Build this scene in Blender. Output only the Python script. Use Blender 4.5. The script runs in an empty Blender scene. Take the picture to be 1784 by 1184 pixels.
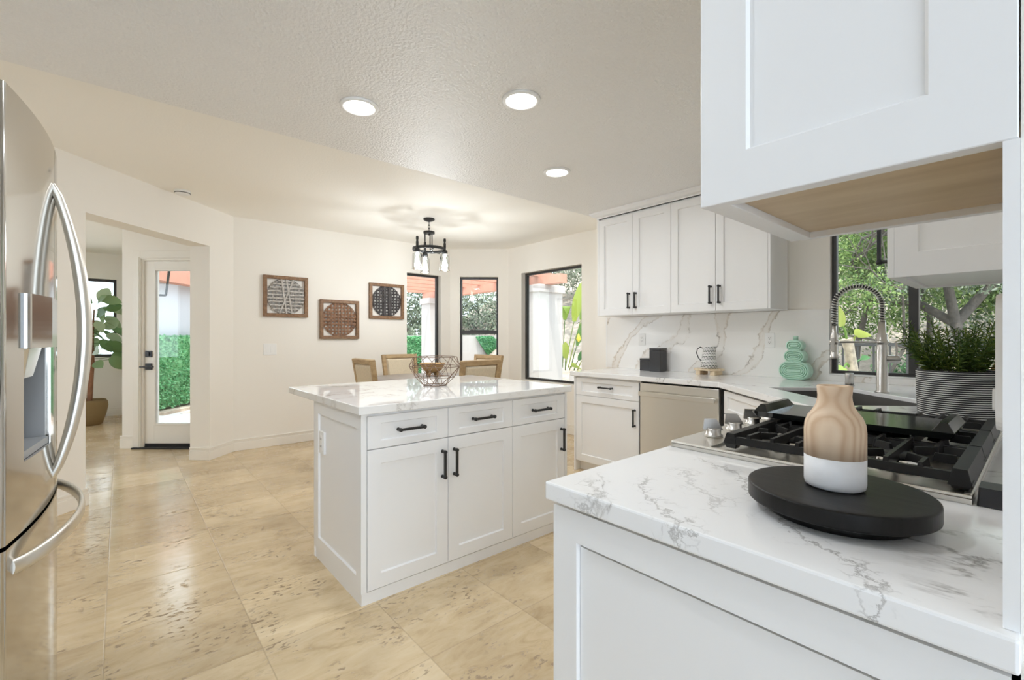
import bpy, bmesh, math, random
import numpy as np
from mathutils import Matrix, Vector

# ------------------------------------------------------------------ camera, world, sun, exposure
SC = bpy.context.scene
COL = SC.collection
FPX, CXP, CYP, CAMH = 797.6, 892.0, 588.0, 1.22
YAW = math.atan2(930, FPX)
FV = Vector((-math.sin(YAW), math.cos(YAW), 0))      # optical axis on the floor
RV = Vector((math.cos(YAW), math.sin(YAW), 0))       # picture right on the floor
cam_d = bpy.data.cameras.new('camera')
cam_d.sensor_width = 36
cam_d.lens = FPX / 1784 * 36
cam_d.shift_y = (CYP - 592) / 1784
cam_d.clip_start = 0.02
cam = bpy.data.objects.new('camera', cam_d)
cam.location = (0, 0, CAMH)
cam.rotation_euler = (math.pi / 2, 0, YAW)
COL.objects.link(cam)
SC.camera = cam

W = bpy.data.worlds.new('sky')
SC.world = W
W.use_nodes = True
bg = W.node_tree.nodes['Background']
bg.inputs[0].default_value = (0.78, 0.89, 1.0, 1)
bg.inputs[1].default_value = 2.9

sun_d = bpy.data.lights.new('sun', 'SUN')
sun_d.energy = 3.4
sun_d.angle = math.radians(0.6)
sun_d.color = (1.0, 0.95, 0.87)
sun = bpy.data.objects.new('sun', sun_d)
sun.rotation_euler = Vector((0.22, -0.22, 0.95)).to_track_quat('Z', 'Y').to_euler()
COL.objects.link(sun)

VS = SC.view_settings
VS.view_transform = 'Standard'
VS.look = 'None'
VS.exposure = 0.76
VS.gamma = 1.0
VS.use_curve_mapping = False
SC.cycles.max_bounces = 16
SC.cycles.diffuse_bounces = 12
SC.cycles.glossy_bounces = 5
SC.cycles.transmission_bounces = 6
SC.cycles.transparent_max_bounces = 24
SC.cycles.caustics_reflective = False
SC.cycles.caustics_refractive = False
SC.cycles.sample_clamp_indirect = 6.0
CAN_POWER = 4.4        # each recessed ceiling light, the two added ones too
PENDANT_POWER = 11.5

# ------------------------------------------------------------------ helpers: materials
PI = math.pi


def nmat(name):
    m = bpy.data.materials.new(name)
    m.use_nodes = True
    nt = m.node_tree
    return m, nt, nt.nodes['Principled BSDF']


def N(nt, t, **kw):
    n = nt.nodes.new(t)
    for k, v in kw.items():
        if k.startswith('i_'):
            key = k[2:]
            key = int(key) if key.isdigit() else key
            n.inputs[key].default_value = v
        else:
            setattr(n, k, v)
    return n


def L(nt, a, ao, b, bi):
    nt.links.new(a.outputs[ao], b.inputs[bi])


def ramp(nt, stops, interp='LINEAR'):
    r = nt.nodes.new('ShaderNodeValToRGB')
    cr = r.color_ramp
    cr.interpolation = interp
    while len(cr.elements) > 1:
        cr.elements.remove(cr.elements[0])
    cr.elements[0].position = stops[0][0]
    cr.elements[0].color = (*stops[0][1], 1)
    for p, c in stops[1:]:
        e = cr.elements.new(p)
        e.color = (*c, 1)
    return r


def plain(name, col, rough=0.5, metal=0.0, spec=0.5, bump=None, emit=None, var=0.0, coat=0.0, vscale=8.0):
    m, nt, b = nmat(name)
    b.inputs['Base Color'].default_value = (*col, 1)
    b.inputs['Roughness'].default_value = rough
    b.inputs['Metallic'].default_value = metal
    b.inputs['Specular IOR Level'].default_value = spec
    b.inputs['Coat Weight'].default_value = coat
    tc = N(nt, 'ShaderNodeTexCoord')
    if var:
        n = N(nt, 'ShaderNodeTexNoise', i_Scale=vscale, i_Detail=5.0)
        L(nt, tc, 'Object', n, 'Vector')
        r = ramp(nt, [(0.3, tuple(c * (1 - var) for c in col)), (0.7, tuple(min(1, c * (1 + var)) for c in col))])
        L(nt, n, 'Fac', r, 'Fac')
        L(nt, r, 'Color', b, 'Base Color')
    if bump:
        sc, st, dist = bump
        n2 = N(nt, 'ShaderNodeTexNoise', i_Scale=sc, i_Detail=4.0)
        L(nt, tc, 'Object', n2, 'Vector')
        bp = N(nt, 'ShaderNodeBump', i_Strength=st, i_Distance=dist)
        L(nt, n2, 'Fac', bp, 'Height')
        L(nt, bp, 'Normal', b, 'Normal')
    if emit:
        b.inputs['Emission Color'].default_value = (*emit[0], 1)
        b.inputs['Emission Strength'].default_value = emit[1]
    return m


def quartz(name, base, vein, scale=1.6, tan=(0.72, 0.66, 0.58), broad=0.0, seed=0.0, rough=0.12, rot=0.6, lines=()):
    m, nt, b = nmat(name)
    tc = N(nt, 'ShaderNodeTexCoord')
    mp = N(nt, 'ShaderNodeMapping')
    mp.inputs['Location'].default_value = (seed, seed * 0.7, seed * 0.3)
    mp.inputs['Rotation'].default_value = (rot * 0.4, rot, rot)
    L(nt, tc, 'Object', mp, 'Vector')
    n1 = N(nt, 'ShaderNodeTexNoise', i_Scale=scale, i_Detail=7.0, i_Roughness=0.62, i_Distortion=0.9)
    L(nt, mp, 'Vector', n1, 'Vector')
    d1 = N(nt, 'ShaderNodeMath', operation='SUBTRACT'); d1.inputs[1].default_value = 0.5
    L(nt, n1, 'Fac', d1, 0)
    a1 = N(nt, 'ShaderNodeMath', operation='ABSOLUTE'); L(nt, d1, 0, a1, 0)
    thin = ramp(nt, [(0.0, (1, 1, 1)), (0.006, (0.55, 0.55, 0.55)), (0.016, (0, 0, 0))])
    L(nt, a1, 0, thin, 'Fac')
    n2 = N(nt, 'ShaderNodeTexNoise', i_Scale=scale * 1.5, i_Detail=3.0)
    mp2 = N(nt, 'ShaderNodeMapping'); mp2.inputs['Location'].default_value = (7.3 + seed, 2.1, 4.4)
    L(nt, tc, 'Object', mp2, 'Vector'); L(nt, mp2, 'Vector', n2, 'Vector')
    msk = ramp(nt, [(0.46, (0, 0, 0)), (0.62, (1, 1, 1))]); L(nt, n2, 'Fac', msk, 'Fac')
    n3 = N(nt, 'ShaderNodeTexNoise', i_Scale=38.0, i_Detail=3.0)
    L(nt, tc, 'Object', n3, 'Vector')
    brk = ramp(nt, [(0.4, (0.15, 0.15, 0.15)), (0.6, (1, 1, 1))]); L(nt, n3, 'Fac', brk, 'Fac')
    k1 = N(nt, 'ShaderNodeMath', operation='MULTIPLY'); L(nt, thin, 'Color', k1, 0); L(nt, msk, 'Color', k1, 1)
    k2 = N(nt, 'ShaderNodeMath', operation='MULTIPLY'); L(nt, k1, 0, k2, 0); L(nt, brk, 'Color', k2, 1)
    br = ramp(nt, [(0.0, (1, 1, 1)), (0.05, (0, 0, 0))]); L(nt, a1, 0, br, 'Fac')
    k3 = N(nt, 'ShaderNodeMath', operation='MULTIPLY'); L(nt, br, 'Color', k3, 0); L(nt, msk, 'Color', k3, 1)
    k4 = N(nt, 'ShaderNodeMath', operation='MULTIPLY'); L(nt, k3, 0, k4, 0); k4.inputs[1].default_value = broad
    mx1 = N(nt, 'ShaderNodeMix', data_type='RGBA')
    mx1.inputs['A'].default_value = (*base, 1); mx1.inputs['B'].default_value = (*tan, 1)
    L(nt, k4, 0, mx1, 'Factor')
    mx2 = N(nt, 'ShaderNodeMix', data_type='RGBA')
    nt.links.new(mx1.outputs['Result'], mx2.inputs['A']); mx2.inputs['B'].default_value = (*vein, 1)
    L(nt, k2, 0, mx2, 'Factor')
    last = mx2
    if lines:
        sp = N(nt, 'ShaderNodeSeparateXYZ'); L(nt, tc, 'Object', sp, 0)
        sm = N(nt, 'ShaderNodeMath', operation='ADD'); L(nt, sp, 'X', sm, 0); L(nt, sp, 'Y', sm, 1)
        al = N(nt, 'ShaderNodeMath', operation='SUBTRACT'); L(nt, sp, 'X', al, 0); L(nt, sp, 'Y', al, 1)
        w1 = N(nt, 'ShaderNodeTexNoise', i_Scale=9.0, i_Detail=8.0, i_Roughness=0.7); L(nt, tc, 'Object', w1, 'Vector')
        vo_ = N(nt, 'ShaderNodeTexVoronoi', feature='DISTANCE_TO_EDGE', i_Scale=34.0)
        wv = N(nt, 'ShaderNodeVectorMath', operation='MULTIPLY_ADD'); wv.inputs[1].default_value = (0.05, 0.05, 0.05)
        L(nt, w1, 'Color', wv, 0); L(nt, tc, 'Object', wv, 2); L(nt, wv, 0, vo_, 'Vector')
        ck = ramp(nt, [(0.0, (1, 1, 1)), (0.03, (0.5, 0.5, 0.5)), (0.07, (0, 0, 0))]); L(nt, vo_, 'Distance', ck, 'Fac')
        w2 = N(nt, 'ShaderNodeTexNoise', i_Scale=22.0, i_Detail=4.0); L(nt, tc, 'Object', w2, 'Vector')
        gap = ramp(nt, [(0.46, (0, 0, 0)), (0.58, (1, 1, 1))]); L(nt, w2, 'Fac', gap, 'Fac')
        for (s0, a0, a1, st_) in lines:
            d0 = N(nt, 'ShaderNodeMath', operation='SUBTRACT'); d0.inputs[1].default_value = s0; L(nt, sm, 0, d0, 0)
            d2 = N(nt, 'ShaderNodeMath', operation='MULTIPLY_ADD'); d2.inputs[1].default_value = 0.30; L(nt, w1, 'Fac', d2, 0); L(nt, d0, 0, d2, 2)
            d3 = N(nt, 'ShaderNodeMath', operation='SUBTRACT'); d3.inputs[1].default_value = 0.15; L(nt, d2, 0, d3, 0)
            d4 = N(nt, 'ShaderNodeMath', operation='ABSOLUTE'); L(nt, d3, 0, d4, 0)
            core = ramp(nt, [(0.0, (1, 1, 1)), (0.0035, (0.6, 0.6, 0.6)), (0.008, (0, 0, 0))]); L(nt, d4, 0, core, 'Fac')
            halo = ramp(nt, [(0.0, (0.8, 0.8, 0.8)), (0.03, (0.5, 0.5, 0.5)), (0.06, (0, 0, 0))]); L(nt, d4, 0, halo, 'Fac')
            hk = N(nt, 'ShaderNodeMath', operation='MULTIPLY'); L(nt, halo, 'Color', hk, 0); L(nt, ck, 'Color', hk, 1)
            hg = N(nt, 'ShaderNodeMath', operation='MULTIPLY'); L(nt, hk, 0, hg, 0); L(nt, gap, 'Color', hg, 1)
            mxm = N(nt, 'ShaderNodeMath', operation='MAXIMUM'); L(nt, core, 'Color', mxm, 0); L(nt, hg, 0, mxm, 1)
            rg1 = N(nt, 'ShaderNodeMapRange'); rg1.inputs[1].default_value = a0; rg1.inputs[2].default_value = a0 + 0.06; L(nt, al, 0, rg1, 0)
            rg2 = N(nt, 'ShaderNodeMapRange'); rg2.inputs[1].default_value = a1; rg2.inputs[2].default_value = a1 - 0.06; L(nt, al, 0, rg2, 0)
            e1 = N(nt, 'ShaderNodeMath', operation='MULTIPLY'); L(nt, rg1, 0, e1, 0); L(nt, rg2, 0, e1, 1)
            e2 = N(nt, 'ShaderNodeMath', operation='MULTIPLY'); L(nt, e1, 0, e2, 0); L(nt, mxm, 0, e2, 1)
            e3 = N(nt, 'ShaderNodeMath', operation='MULTIPLY'); e3.inputs[1].default_value = st_; L(nt, e2, 0, e3, 0)
            mx3 = N(nt, 'ShaderNodeMix', data_type='RGBA'); mx3.inputs['B'].default_value = (*vein, 1)
            nt.links.new(last.outputs['Result'], mx3.inputs['A']); L(nt, e3, 0, mx3, 'Factor')
            last = mx3
    nt.links.new(last.outputs['Result'], b.inputs['Base Color'])
    b.inputs['Roughness'].default_value = rough
    return m


def slab_marble(name):
    """Backsplash: broad diagonal tan bands with broken grey edges."""
    m, nt, b = nmat(name)
    tc = N(nt, 'ShaderNodeTexCoord')
    nz = N(nt, 'ShaderNodeTexNoise', i_Scale=2.6, i_Detail=6.0, i_Roughness=0.6)
    L(nt, tc, 'Object', nz, 'Vector')
    sx = N(nt, 'ShaderNodeSeparateXYZ'); L(nt, tc, 'Object', sx, 0)
    # diagonal coordinate
    m1 = N(nt, 'ShaderNodeMath', operation='MULTIPLY'); m1.inputs[1].default_value = 2.3; L(nt, sx, 'X', m1, 0)
    m2 = N(nt, 'ShaderNodeMath', operation='MULTIPLY'); m2.inputs[1].default_value = -1.5; L(nt, sx, 'Z', m2, 0)
    m3 = N(nt, 'ShaderNodeMath', operation='ADD'); L(nt, m1, 0, m3, 0); L(nt, m2, 0, m3, 1)
    nbig = N(nt, 'ShaderNodeTexNoise', i_Scale=1.1, i_Detail=1.0); L(nt, tc, 'Object', nbig, 'Vector')
    m3b = N(nt, 'ShaderNodeMath', operation='MULTIPLY_ADD'); m3b.inputs[1].default_value = 2.6
    L(nt, nbig, 'Fac', m3b, 0); L(nt, m3, 0, m3b, 2)
    m4 = N(nt, 'ShaderNodeMath', operation='MULTIPLY_ADD'); m4.inputs[1].default_value = 1.0
    L(nt, nz, 'Fac', m4, 0); L(nt, m3b, 0, m4, 2)
    nf = N(nt, 'ShaderNodeTexNoise', i_Scale=26.0, i_Detail=5.0, i_Roughness=0.7); L(nt, tc, 'Object', nf, 'Vector')
    m5 = N(nt, 'ShaderNodeMath', operation='MULTIPLY_ADD'); m5.inputs[1].default_value = 0.13
    L(nt, nf, 'Fac', m5, 0); L(nt, m4, 0, m5, 2)
    fr = N(nt, 'ShaderNodeMath', operation='FRACT'); L(nt, m5, 0, fr, 0)
    band = ramp(nt, [(0.0, (0, 0, 0)), (0.36, (0, 0, 0)), (0.40, (1, 1, 1)), (0.44, (0.35, 0.35, 0.35)), (0.54, (0.3, 0.3, 0.3)), (0.58, (0.9, 0.9, 0.9)), (0.62, (0, 0, 0))])
    L(nt, fr, 0, band, 'Fac')
    edge = ramp(nt, [(0.378, (0, 0, 0)), (0.395, (1, 1, 1)), (0.412, (0, 0, 0)), (0.575, (0, 0, 0)), (0.592, (1, 1, 1)), (0.609, (0, 0, 0))])
    L(nt, fr, 0, edge, 'Fac')
    nb = N(nt, 'ShaderNodeTexNoise', i_Scale=14.0, i_Detail=4.0); L(nt, tc, 'Object', nb, 'Vector')
    bm_ = ramp(nt, [(0.45, (0, 0, 0)), (0.62, (1, 1, 1))]); L(nt, nb, 'Fac', bm_, 'Fac')
    e2 = N(nt, 'ShaderNodeMath', operation='MULTIPLY'); L(nt, edge, 'Color', e2, 0); L(nt, bm_, 'Color', e2, 1)
    b2 = N(nt, 'ShaderNodeMath', operation='MULTIPLY'); L(nt, band, 'Color', b2, 0)
    nl = N(nt, 'ShaderNodeTexNoise', i_Scale=1.9, i_Detail=2.0); L(nt, tc, 'Object', nl, 'Vector')
    lm = ramp(nt, [(0.38, (0.12, 0.12, 0.12)), (0.6, (0.9, 0.9, 0.9))]); L(nt, nl, 'Fac', lm, 'Fac')
    L(nt, lm, 'Color', b2, 1)
    x1 = N(nt, 'ShaderNodeMix', data_type='RGBA'); x1.inputs['A'].default_value = (0.86, 0.85, 0.83, 1); x1.inputs['B'].default_value = (0.62, 0.54, 0.44, 1)
    L(nt, b2, 0, x1, 'Factor')
    x2 = N(nt, 'ShaderNodeMix', data_type='RGBA'); x2.inputs['B'].default_value = (0.30, 0.27, 0.24, 1)
    nt.links.new(x1.outputs['Result'], x2.inputs['A'])
    e3 = N(nt, 'ShaderNodeMath', operation='MULTIPLY'); e3.inputs[1].default_value = 0.8; L(nt, e2, 0, e3, 0)
    L(nt, e3, 0, x2, 'Factor')
    nt.links.new(x2.outputs['Result'], b.inputs['Base Color'])
    b.inputs['Roughness'].default_value = 0.2
    return m


def travertine(name):
    m, nt, b = nmat(name)
    tc = N(nt, 'ShaderNodeTexCoord')
    sx = N(nt, 'ShaderNodeSeparateXYZ'); L(nt, tc, 'Object', sx, 0)

    def tile(axis, off, size):
        a = N(nt, 'ShaderNodeMath', operation='SUBTRACT'); a.inputs[1].default_value = off; L(nt, sx, axis, a, 0)
        d = N(nt, 'ShaderNodeMath', operation='DIVIDE'); d.inputs[1].default_value = size; L(nt, a, 0, d, 0)
        fl = N(nt, 'ShaderNodeMath', operation='FLOOR'); L(nt, d, 0, fl, 0)
        fr = N(nt, 'ShaderNodeMath', operation='FRACT'); L(nt, d, 0, fr, 0)
        s = N(nt, 'ShaderNodeMath', operation='SUBTRACT'); s.inputs[1].default_value = 0.5; L(nt, fr, 0, s, 0)
        ab = N(nt, 'ShaderNodeMath', operation='ABSOLUTE'); L(nt, s, 0, ab, 0)
        return fl, ab
    fx, ax = tile('X', -2.004, 0.478)
    fy, ay = tile('Y', -0.045, 0.4727)
    mxx = N(nt, 'ShaderNodeMath', operation='MAXIMUM'); L(nt, ax, 0, mxx, 0); L(nt, ay, 0, mxx, 1)
    grout = ramp(nt, [(0.0, (0, 0, 0)), (0.4945, (0, 0, 0)), (0.4975, (1, 1, 1))]); L(nt, mxx, 0, grout, 'Fac')
    cid = N(nt, 'ShaderNodeCombineXYZ'); L(nt, fx, 0, cid, 0); L(nt, fy, 0, cid, 1)
    wn = N(nt, 'ShaderNodeTexWhiteNoise', noise_dimensions='3D'); L(nt, cid, 0, wn, 'Vector')
    # veins stretched along Y, offset per tile
    off = N(nt, 'ShaderNodeVectorMath', operation='SCALE'); off.inputs['Scale'].default_value = 9.0; L(nt, wn, 'Color', off, 0)
    ad = N(nt, 'ShaderNodeVectorMath', operation='ADD'); L(nt, tc, 'Object', ad, 0); L(nt, off, 0, ad, 1)
    mp = N(nt, 'ShaderNodeMapping'); mp.inputs['Scale'].default_value = (13.0, 4.2, 1); mp.inputs['Rotation'].default_value = (0, 0, 0.12); L(nt, ad, 0, mp, 'Vector')
    nv = N(nt, 'ShaderNodeTexNoise', i_Scale=1.0, i_Detail=9.0, i_Roughness=0.68, i_Distortion=0.8); L(nt, mp, 'Vector', nv, 'Vector')
    col = ramp(nt, [(0.25, (0.54, 0.41, 0.24)), (0.48, (0.70, 0.56, 0.36)), (0.75, (0.78, 0.66, 0.465))]); L(nt, nv, 'Fac', col, 'Fac')
    # blotches
    nb = N(nt, 'ShaderNodeTexNoise', i_Scale=3.2, i_Detail=3.0); L(nt, ad, 0, nb, 'Vector')
    bl = ramp(nt, [(0.3, (0.86, 0.84, 0.81)), (0.7, (1.05, 1.05, 1.05))]); L(nt, nb, 'Fac', bl, 'Fac')
    mu = N(nt, 'ShaderNodeMix', data_type='RGBA', blend_type='MULTIPLY'); mu.inputs['Factor'].default_value = 1
    nt.links.new(col.outputs['Color'], mu.inputs['A']); nt.links.new(bl.outputs['Color'], mu.inputs['B'])
    # per tile tone
    tv = ramp(nt, [(0.0, (0.80, 0.77, 0.73)), (1.0, (1.06, 1.06, 1.06))]); L(nt, wn, 'Value', tv, 'Fac')
    mt = N(nt, 'ShaderNodeMix', data_type='RGBA', blend_type='MULTIPLY'); mt.inputs['Factor'].default_value = 1
    nt.links.new(mu.outputs['Result'], mt.inputs['A']); nt.links.new(tv.outputs['Color'], mt.inputs['B'])
    # pits
    mp2 = N(nt, 'ShaderNodeMapping'); mp2.inputs['Scale'].default_value = (60, 30, 1); L(nt, ad, 0, mp2, 'Vector')
    np_ = N(nt, 'ShaderNodeTexNoise', i_Scale=1.0, i_Detail=3.0); L(nt, mp2, 'Vector', np_, 'Vector')
    pt = ramp(nt, [(0.57, (0, 0, 0)), (0.62, (1, 1, 1))]); L(nt, np_, 'Fac', pt, 'Fac')
    nm = N(nt, 'ShaderNodeTexNoise', i_Scale=4.5, i_Detail=3.0); L(nt, ad, 0, nm, 'Vector')
    pm = ramp(nt, [(0.47, (0, 0, 0)), (0.60, (1, 1, 1))]); L(nt, nm, 'Fac', pm, 'Fac')
    pk = N(nt, 'ShaderNodeMath', operation='MULTIPLY'); L(nt, pt, 'Color', pk, 0); L(nt, pm, 'Color', pk, 1)
    pk2 = N(nt, 'ShaderNodeMath', operation='MULTIPLY'); pk2.inputs[1].default_value = 0.8; L(nt, pk, 0, pk2, 0)
    x1 = N(nt, 'ShaderNodeMix', data_type='RGBA'); x1.inputs['B'].default_value = (0.27, 0.19, 0.11, 1)
    nt.links.new(mt.outputs['Result'], x1.inputs['A']); L(nt, pk2, 0, x1, 'Factor')
    gk = N(nt, 'ShaderNodeMath', operation='MULTIPLY'); gk.inputs[1].default_value = 0.5; L(nt, grout, 'Color', gk, 0)
    x2 = N(nt, 'ShaderNodeMix', data_type='RGBA'); x2.inputs['B'].default_value = (0.36, 0.27, 0.17, 1)
    nt.links.new(x1.outputs['Result'], x2.inputs['A']); L(nt, gk, 0, x2, 'Factor')
    nt.links.new(x2.outputs['Result'], b.inputs['Base Color'])
    rr = N(nt, 'ShaderNodeMath', operation='MULTIPLY_ADD'); rr.inputs[1].default_value = 0.35; rr.inputs[2].default_value = 0.17; L(nt, pk, 0, rr, 0)
    L(nt, rr, 0, b, 'Roughness')
    bp = N(nt, 'ShaderNodeBump', i_Strength=0.25, i_Distance=0.002); bp.invert = True
    ga = N(nt, 'ShaderNodeMath', operation='ADD'); L(nt, grout, 'Color', ga, 0); L(nt, pk, 0, ga, 1)
    L(nt, ga, 0, bp, 'Height'); L(nt, bp, 'Normal', b, 'Normal')
    return m


def wood(name, c0, c1, scale=(18, 1.5, 18), rough=0.5, rings=False, bump=0.15):
    m, nt, b = nmat(name)
    tc = N(nt, 'ShaderNodeTexCoord')
    mp = N(nt, 'ShaderNodeMapping'); mp.inputs['Scale'].default_value = scale; L(nt, tc, 'Object', mp, 'Vector')
    if rings:
        w = N(nt, 'ShaderNodeTexWave', wave_type='RINGS', i_Scale=1.0, i_Distortion=2.4, i_Detail=2.0)
        w.inputs['Detail Scale'].default_value = 1.2
        L(nt, mp, 'Vector', w, 'Vector')
        r = ramp(nt, [(0.0, c1), (0.75, tuple((a + d) / 2 for a, d in zip(c0, c1))), (1.0, c0)])
        L(nt, w, 'Fac', r, 'Fac')
        src = w
    else:
        w = N(nt, 'ShaderNodeTexNoise', i_Scale=1.0, i_Detail=6.0, i_Roughness=0.6, i_Distortion=0.4)
        L(nt, mp, 'Vector', w, 'Vector')
        r = ramp(nt, [(0.32, c0), (0.68, c1)])
        L(nt, w, 'Fac', r, 'Fac')
        src = w
    L(nt, r, 'Color', b, 'Base Color')
    b.inputs['Roughness'].default_value = rough
    if bump:
        bp = N(nt, 'ShaderNodeBump', i_Strength=bump, i_Distance=0.002)
        L(nt, src, 'Fac', bp, 'Height'); L(nt, bp, 'Normal', b, 'Normal')
    return m


def leafmat(name, cols, transl=0.35, rough=0.45, per_object=False):
    m, nt, b = nmat(name)
    g = N(nt, 'ShaderNodeNewGeometry')
    st = [(i / max(1, len(cols) - 1), c) for i, c in enumerate(cols)]
    r = ramp(nt, st)
    if per_object:
        oi = N(nt, 'ShaderNodeObjectInfo'); L(nt, oi, 'Random', r, 'Fac')
    else:
        L(nt, g, 'Random Per Island', r, 'Fac')
    L(nt, r, 'Color', b, 'Base Color')
    b.inputs['Roughness'].default_value = rough
    b.inputs['Specular IOR Level'].default_value = 0.3
    t = N(nt, 'ShaderNodeBsdfTranslucent'); L(nt, r, 'Color', t, 'Color')
    mx = N(nt, 'ShaderNodeMixShader'); mx.inputs[0].default_value = transl
    out = nt.nodes['Material Output']
    L(nt, b, 0, mx, 1); L(nt, t, 0, mx, 2); L(nt, mx, 0, out, 'Surface')
    return m


def glassmat(name, tint=(0.97, 0.99, 0.98), refl=0.06):
    m, nt, b = nmat(name)
    nt.nodes.remove(b)
    t = N(nt, 'ShaderNodeBsdfTransparent'); t.inputs[0].default_value = (*tint, 1)
    g = N(nt, 'ShaderNodeBsdfGlossy'); g.inputs['Roughness'].default_value = 0.01
    fr = N(nt, 'ShaderNodeFresnel', i_IOR=1.35)
    mx = N(nt, 'ShaderNodeMixShader')
    L(nt, fr, 0, mx, 0); L(nt, t, 0, mx, 1); L(nt, g, 0, mx, 2)
    L(nt, mx, 0, nt.nodes['Material Output'], 'Surface')
    return m


def basketmat(name, c0, c1, freq=60):
    m, nt, b = nmat(name)
    tc = N(nt, 'ShaderNodeTexCoord')
    w = N(nt, 'ShaderNodeTexWave', bands_direction='Z', i_Scale=freq, i_Distortion=3.0, i_Detail=2.0)
    L(nt, tc, 'Object', w, 'Vector')
    r = ramp(nt, [(0.2, c0), (0.8, c1)]); L(nt, w, 'Fac', r, 'Fac'); L(nt, r, 'Color', b, 'Base Color')
    b.inputs['Roughness'].default_value = 0.8
    bp = N(nt, 'ShaderNodeBump', i_Strength=0.8, i_Distance=0.01); L(nt, w, 'Fac', bp, 'Height'); L(nt, bp, 'Normal', b, 'Normal')
    return m


def stripemat(name, c0, c1, period, duty=0.5, off=0.0, dash=None, rough=0.6):
    """Horizontal stripes in object Z; optional dash breaks around the axis."""
    m, nt, b = nmat(name)
    tc = N(nt, 'ShaderNodeTexCoord'); sx = N(nt, 'ShaderNodeSeparateXYZ'); L(nt, tc, 'Object', sx, 0)
    z = N(nt, 'ShaderNodeMath', operation='MULTIPLY_ADD'); z.inputs[1].default_value = 1 / period; z.inputs[2].default_value = off; L(nt, sx, 'Z', z, 0)
    nz = N(nt, 'ShaderNodeTexNoise', i_Scale=60.0); L(nt, tc, 'Object', nz, 'Vector')
    z2 = N(nt, 'ShaderNodeMath', operation='MULTIPLY_ADD'); z2.inputs[1].default_value = 0.12; L(nt, nz, 'Fac', z2, 0); L(nt, z, 0, z2, 2)
    f = N(nt, 'ShaderNodeMath', operation='FRACT'); L(nt, z2, 0, f, 0)
    g = N(nt, 'ShaderNodeMath', operation='LESS_THAN'); g.inputs[1].default_value = duty; L(nt, f, 0, g, 0)
    fac = g
    if dash:
        at = N(nt, 'ShaderNodeMath', operation='ARCTAN2'); L(nt, sx, 'Y', at, 0); L(nt, sx, 'X', at, 1)
        fl = N(nt, 'ShaderNodeMath', operation='FLOOR'); L(nt, z2, 0, fl, 0)
        mm = N(nt, 'ShaderNodeMath', operation='MULTIPLY_ADD'); mm.inputs[1].default_value = 0.37; L(nt, fl, 0, mm, 0)
        a2 = N(nt, 'ShaderNodeMath', operation='MULTIPLY'); a2.inputs[1].default_value = dash / (2 * PI); L(nt, at, 0, a2, 0); L(nt, a2, 0, mm, 2)
        f2 = N(nt, 'ShaderNodeMath', operation='FRACT'); L(nt, mm, 0, f2, 0)
        g2 = N(nt, 'ShaderNodeMath', operation='LESS_THAN'); g2.inputs[1].default_value = 0.78; L(nt, f2, 0, g2, 0)
        fac = N(nt, 'ShaderNodeMath', operation='MULTIPLY'); L(nt, g, 0, fac, 0); L(nt, g2, 0, fac, 1)
    mx = N(nt, 'ShaderNodeMix', data_type='RGBA'); mx.inputs['A'].default_value = (*c0, 1); mx.inputs['B'].default_value = (*c1, 1)
    L(nt, fac, 0, mx, 'Factor'); nt.links.new(mx.outputs['Result'], b.inputs['Base Color'])
    b.inputs['Roughness'].default_value = rough
    return m


M = {}
M['wall'] = plain('wall_paint', (0.86, 0.83, 0.775), 0.75, spec=0.2, bump=(90, 0.12, 0.003))
M['ceil_k'] = plain('kitchen_ceiling_paint', (0.85, 0.84, 0.82), 0.34, spec=0.45, bump=(72, 1.0, 0.009))
M['ceil_d'] = plain('ceiling_paint', (0.93, 0.91, 0.86), 0.7, spec=0.25, bump=(70, 0.25, 0.004))
M['bounce_floor'] = plain('grey_bounce_floor', (0.38, 0.40, 0.44), 0.95, var=0.1, vscale=200)  # invented floor colour for the unseen room, keeps its bounced light cool
M['wall_f'] = plain('cool_bounce_paint', (0.70, 0.74, 0.80), 0.8)  # invented tint for the unseen room's walls, cools the bounced light
M['trim'] = plain('trim_paint', (0.84, 0.81, 0.75), 0.45)
M['floor'] = travertine('travertine')
M['cab'] = plain('cabinet_white', (0.84, 0.84, 0.84), 0.38, spec=0.4)
M['cab_in'] = plain('cabinet_gap', (0.25, 0.25, 0.24), 0.7)
M['ply'] = wood('birch_plywood', (0.50, 0.36, 0.20), (0.66, 0.52, 0.34), (2.2, 14, 2.2), 0.35, bump=0.02)
M['black'] = plain('black_metal', (0.012, 0.012, 0.012), 0.4, metal=0.0)
M['iron'] = plain('cast_iron', (0.016, 0.015, 0.0145), 0.38, spec=0.28, bump=(260, 0.25, 0.001))
M['griddle'] = plain('griddle_black', (0.015, 0.017, 0.016), 0.12)
M['bronze'] = plain('dark_window_frame', (0.035, 0.033, 0.032), 0.4)
M['steel'] = plain('brushed_steel', (0.78, 0.755, 0.70), 0.3, metal=1.0, bump=(14, 0.02, 0.001))
M['steel_f'] = plain('fridge_steel', (0.58, 0.57, 0.545), 0.10, metal=1.0)
M['chrome'] = plain('chrome', (0.78, 0.78, 0.77), 0.08, metal=1.0)
M['nickel'] = plain('brushed_nickel', (0.58, 0.56, 0.53), 0.3, metal=1.0)
M['greyplastic'] = plain('grey_dispenser', (0.30, 0.31, 0.32), 0.35)
M['sink'] = plain('sink_steel', (0.13, 0.125, 0.115), 0.4, metal=0.3)
M['qtop'] = quartz('quartz_range_top', (0.86, 0.86, 0.86), (0.36, 0.35, 0.34), 2.1, broad=0.22, seed=1.3, tan=(0.70, 0.69, 0.68), lines=((0.575, -1.75, -0.78, 0.9), (0.30, -1.5, -0.95, 0.8), (0.45, -1.6, -1.15, 0.55), (0.12, -1.45, -1.22, 0.7)))
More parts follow.
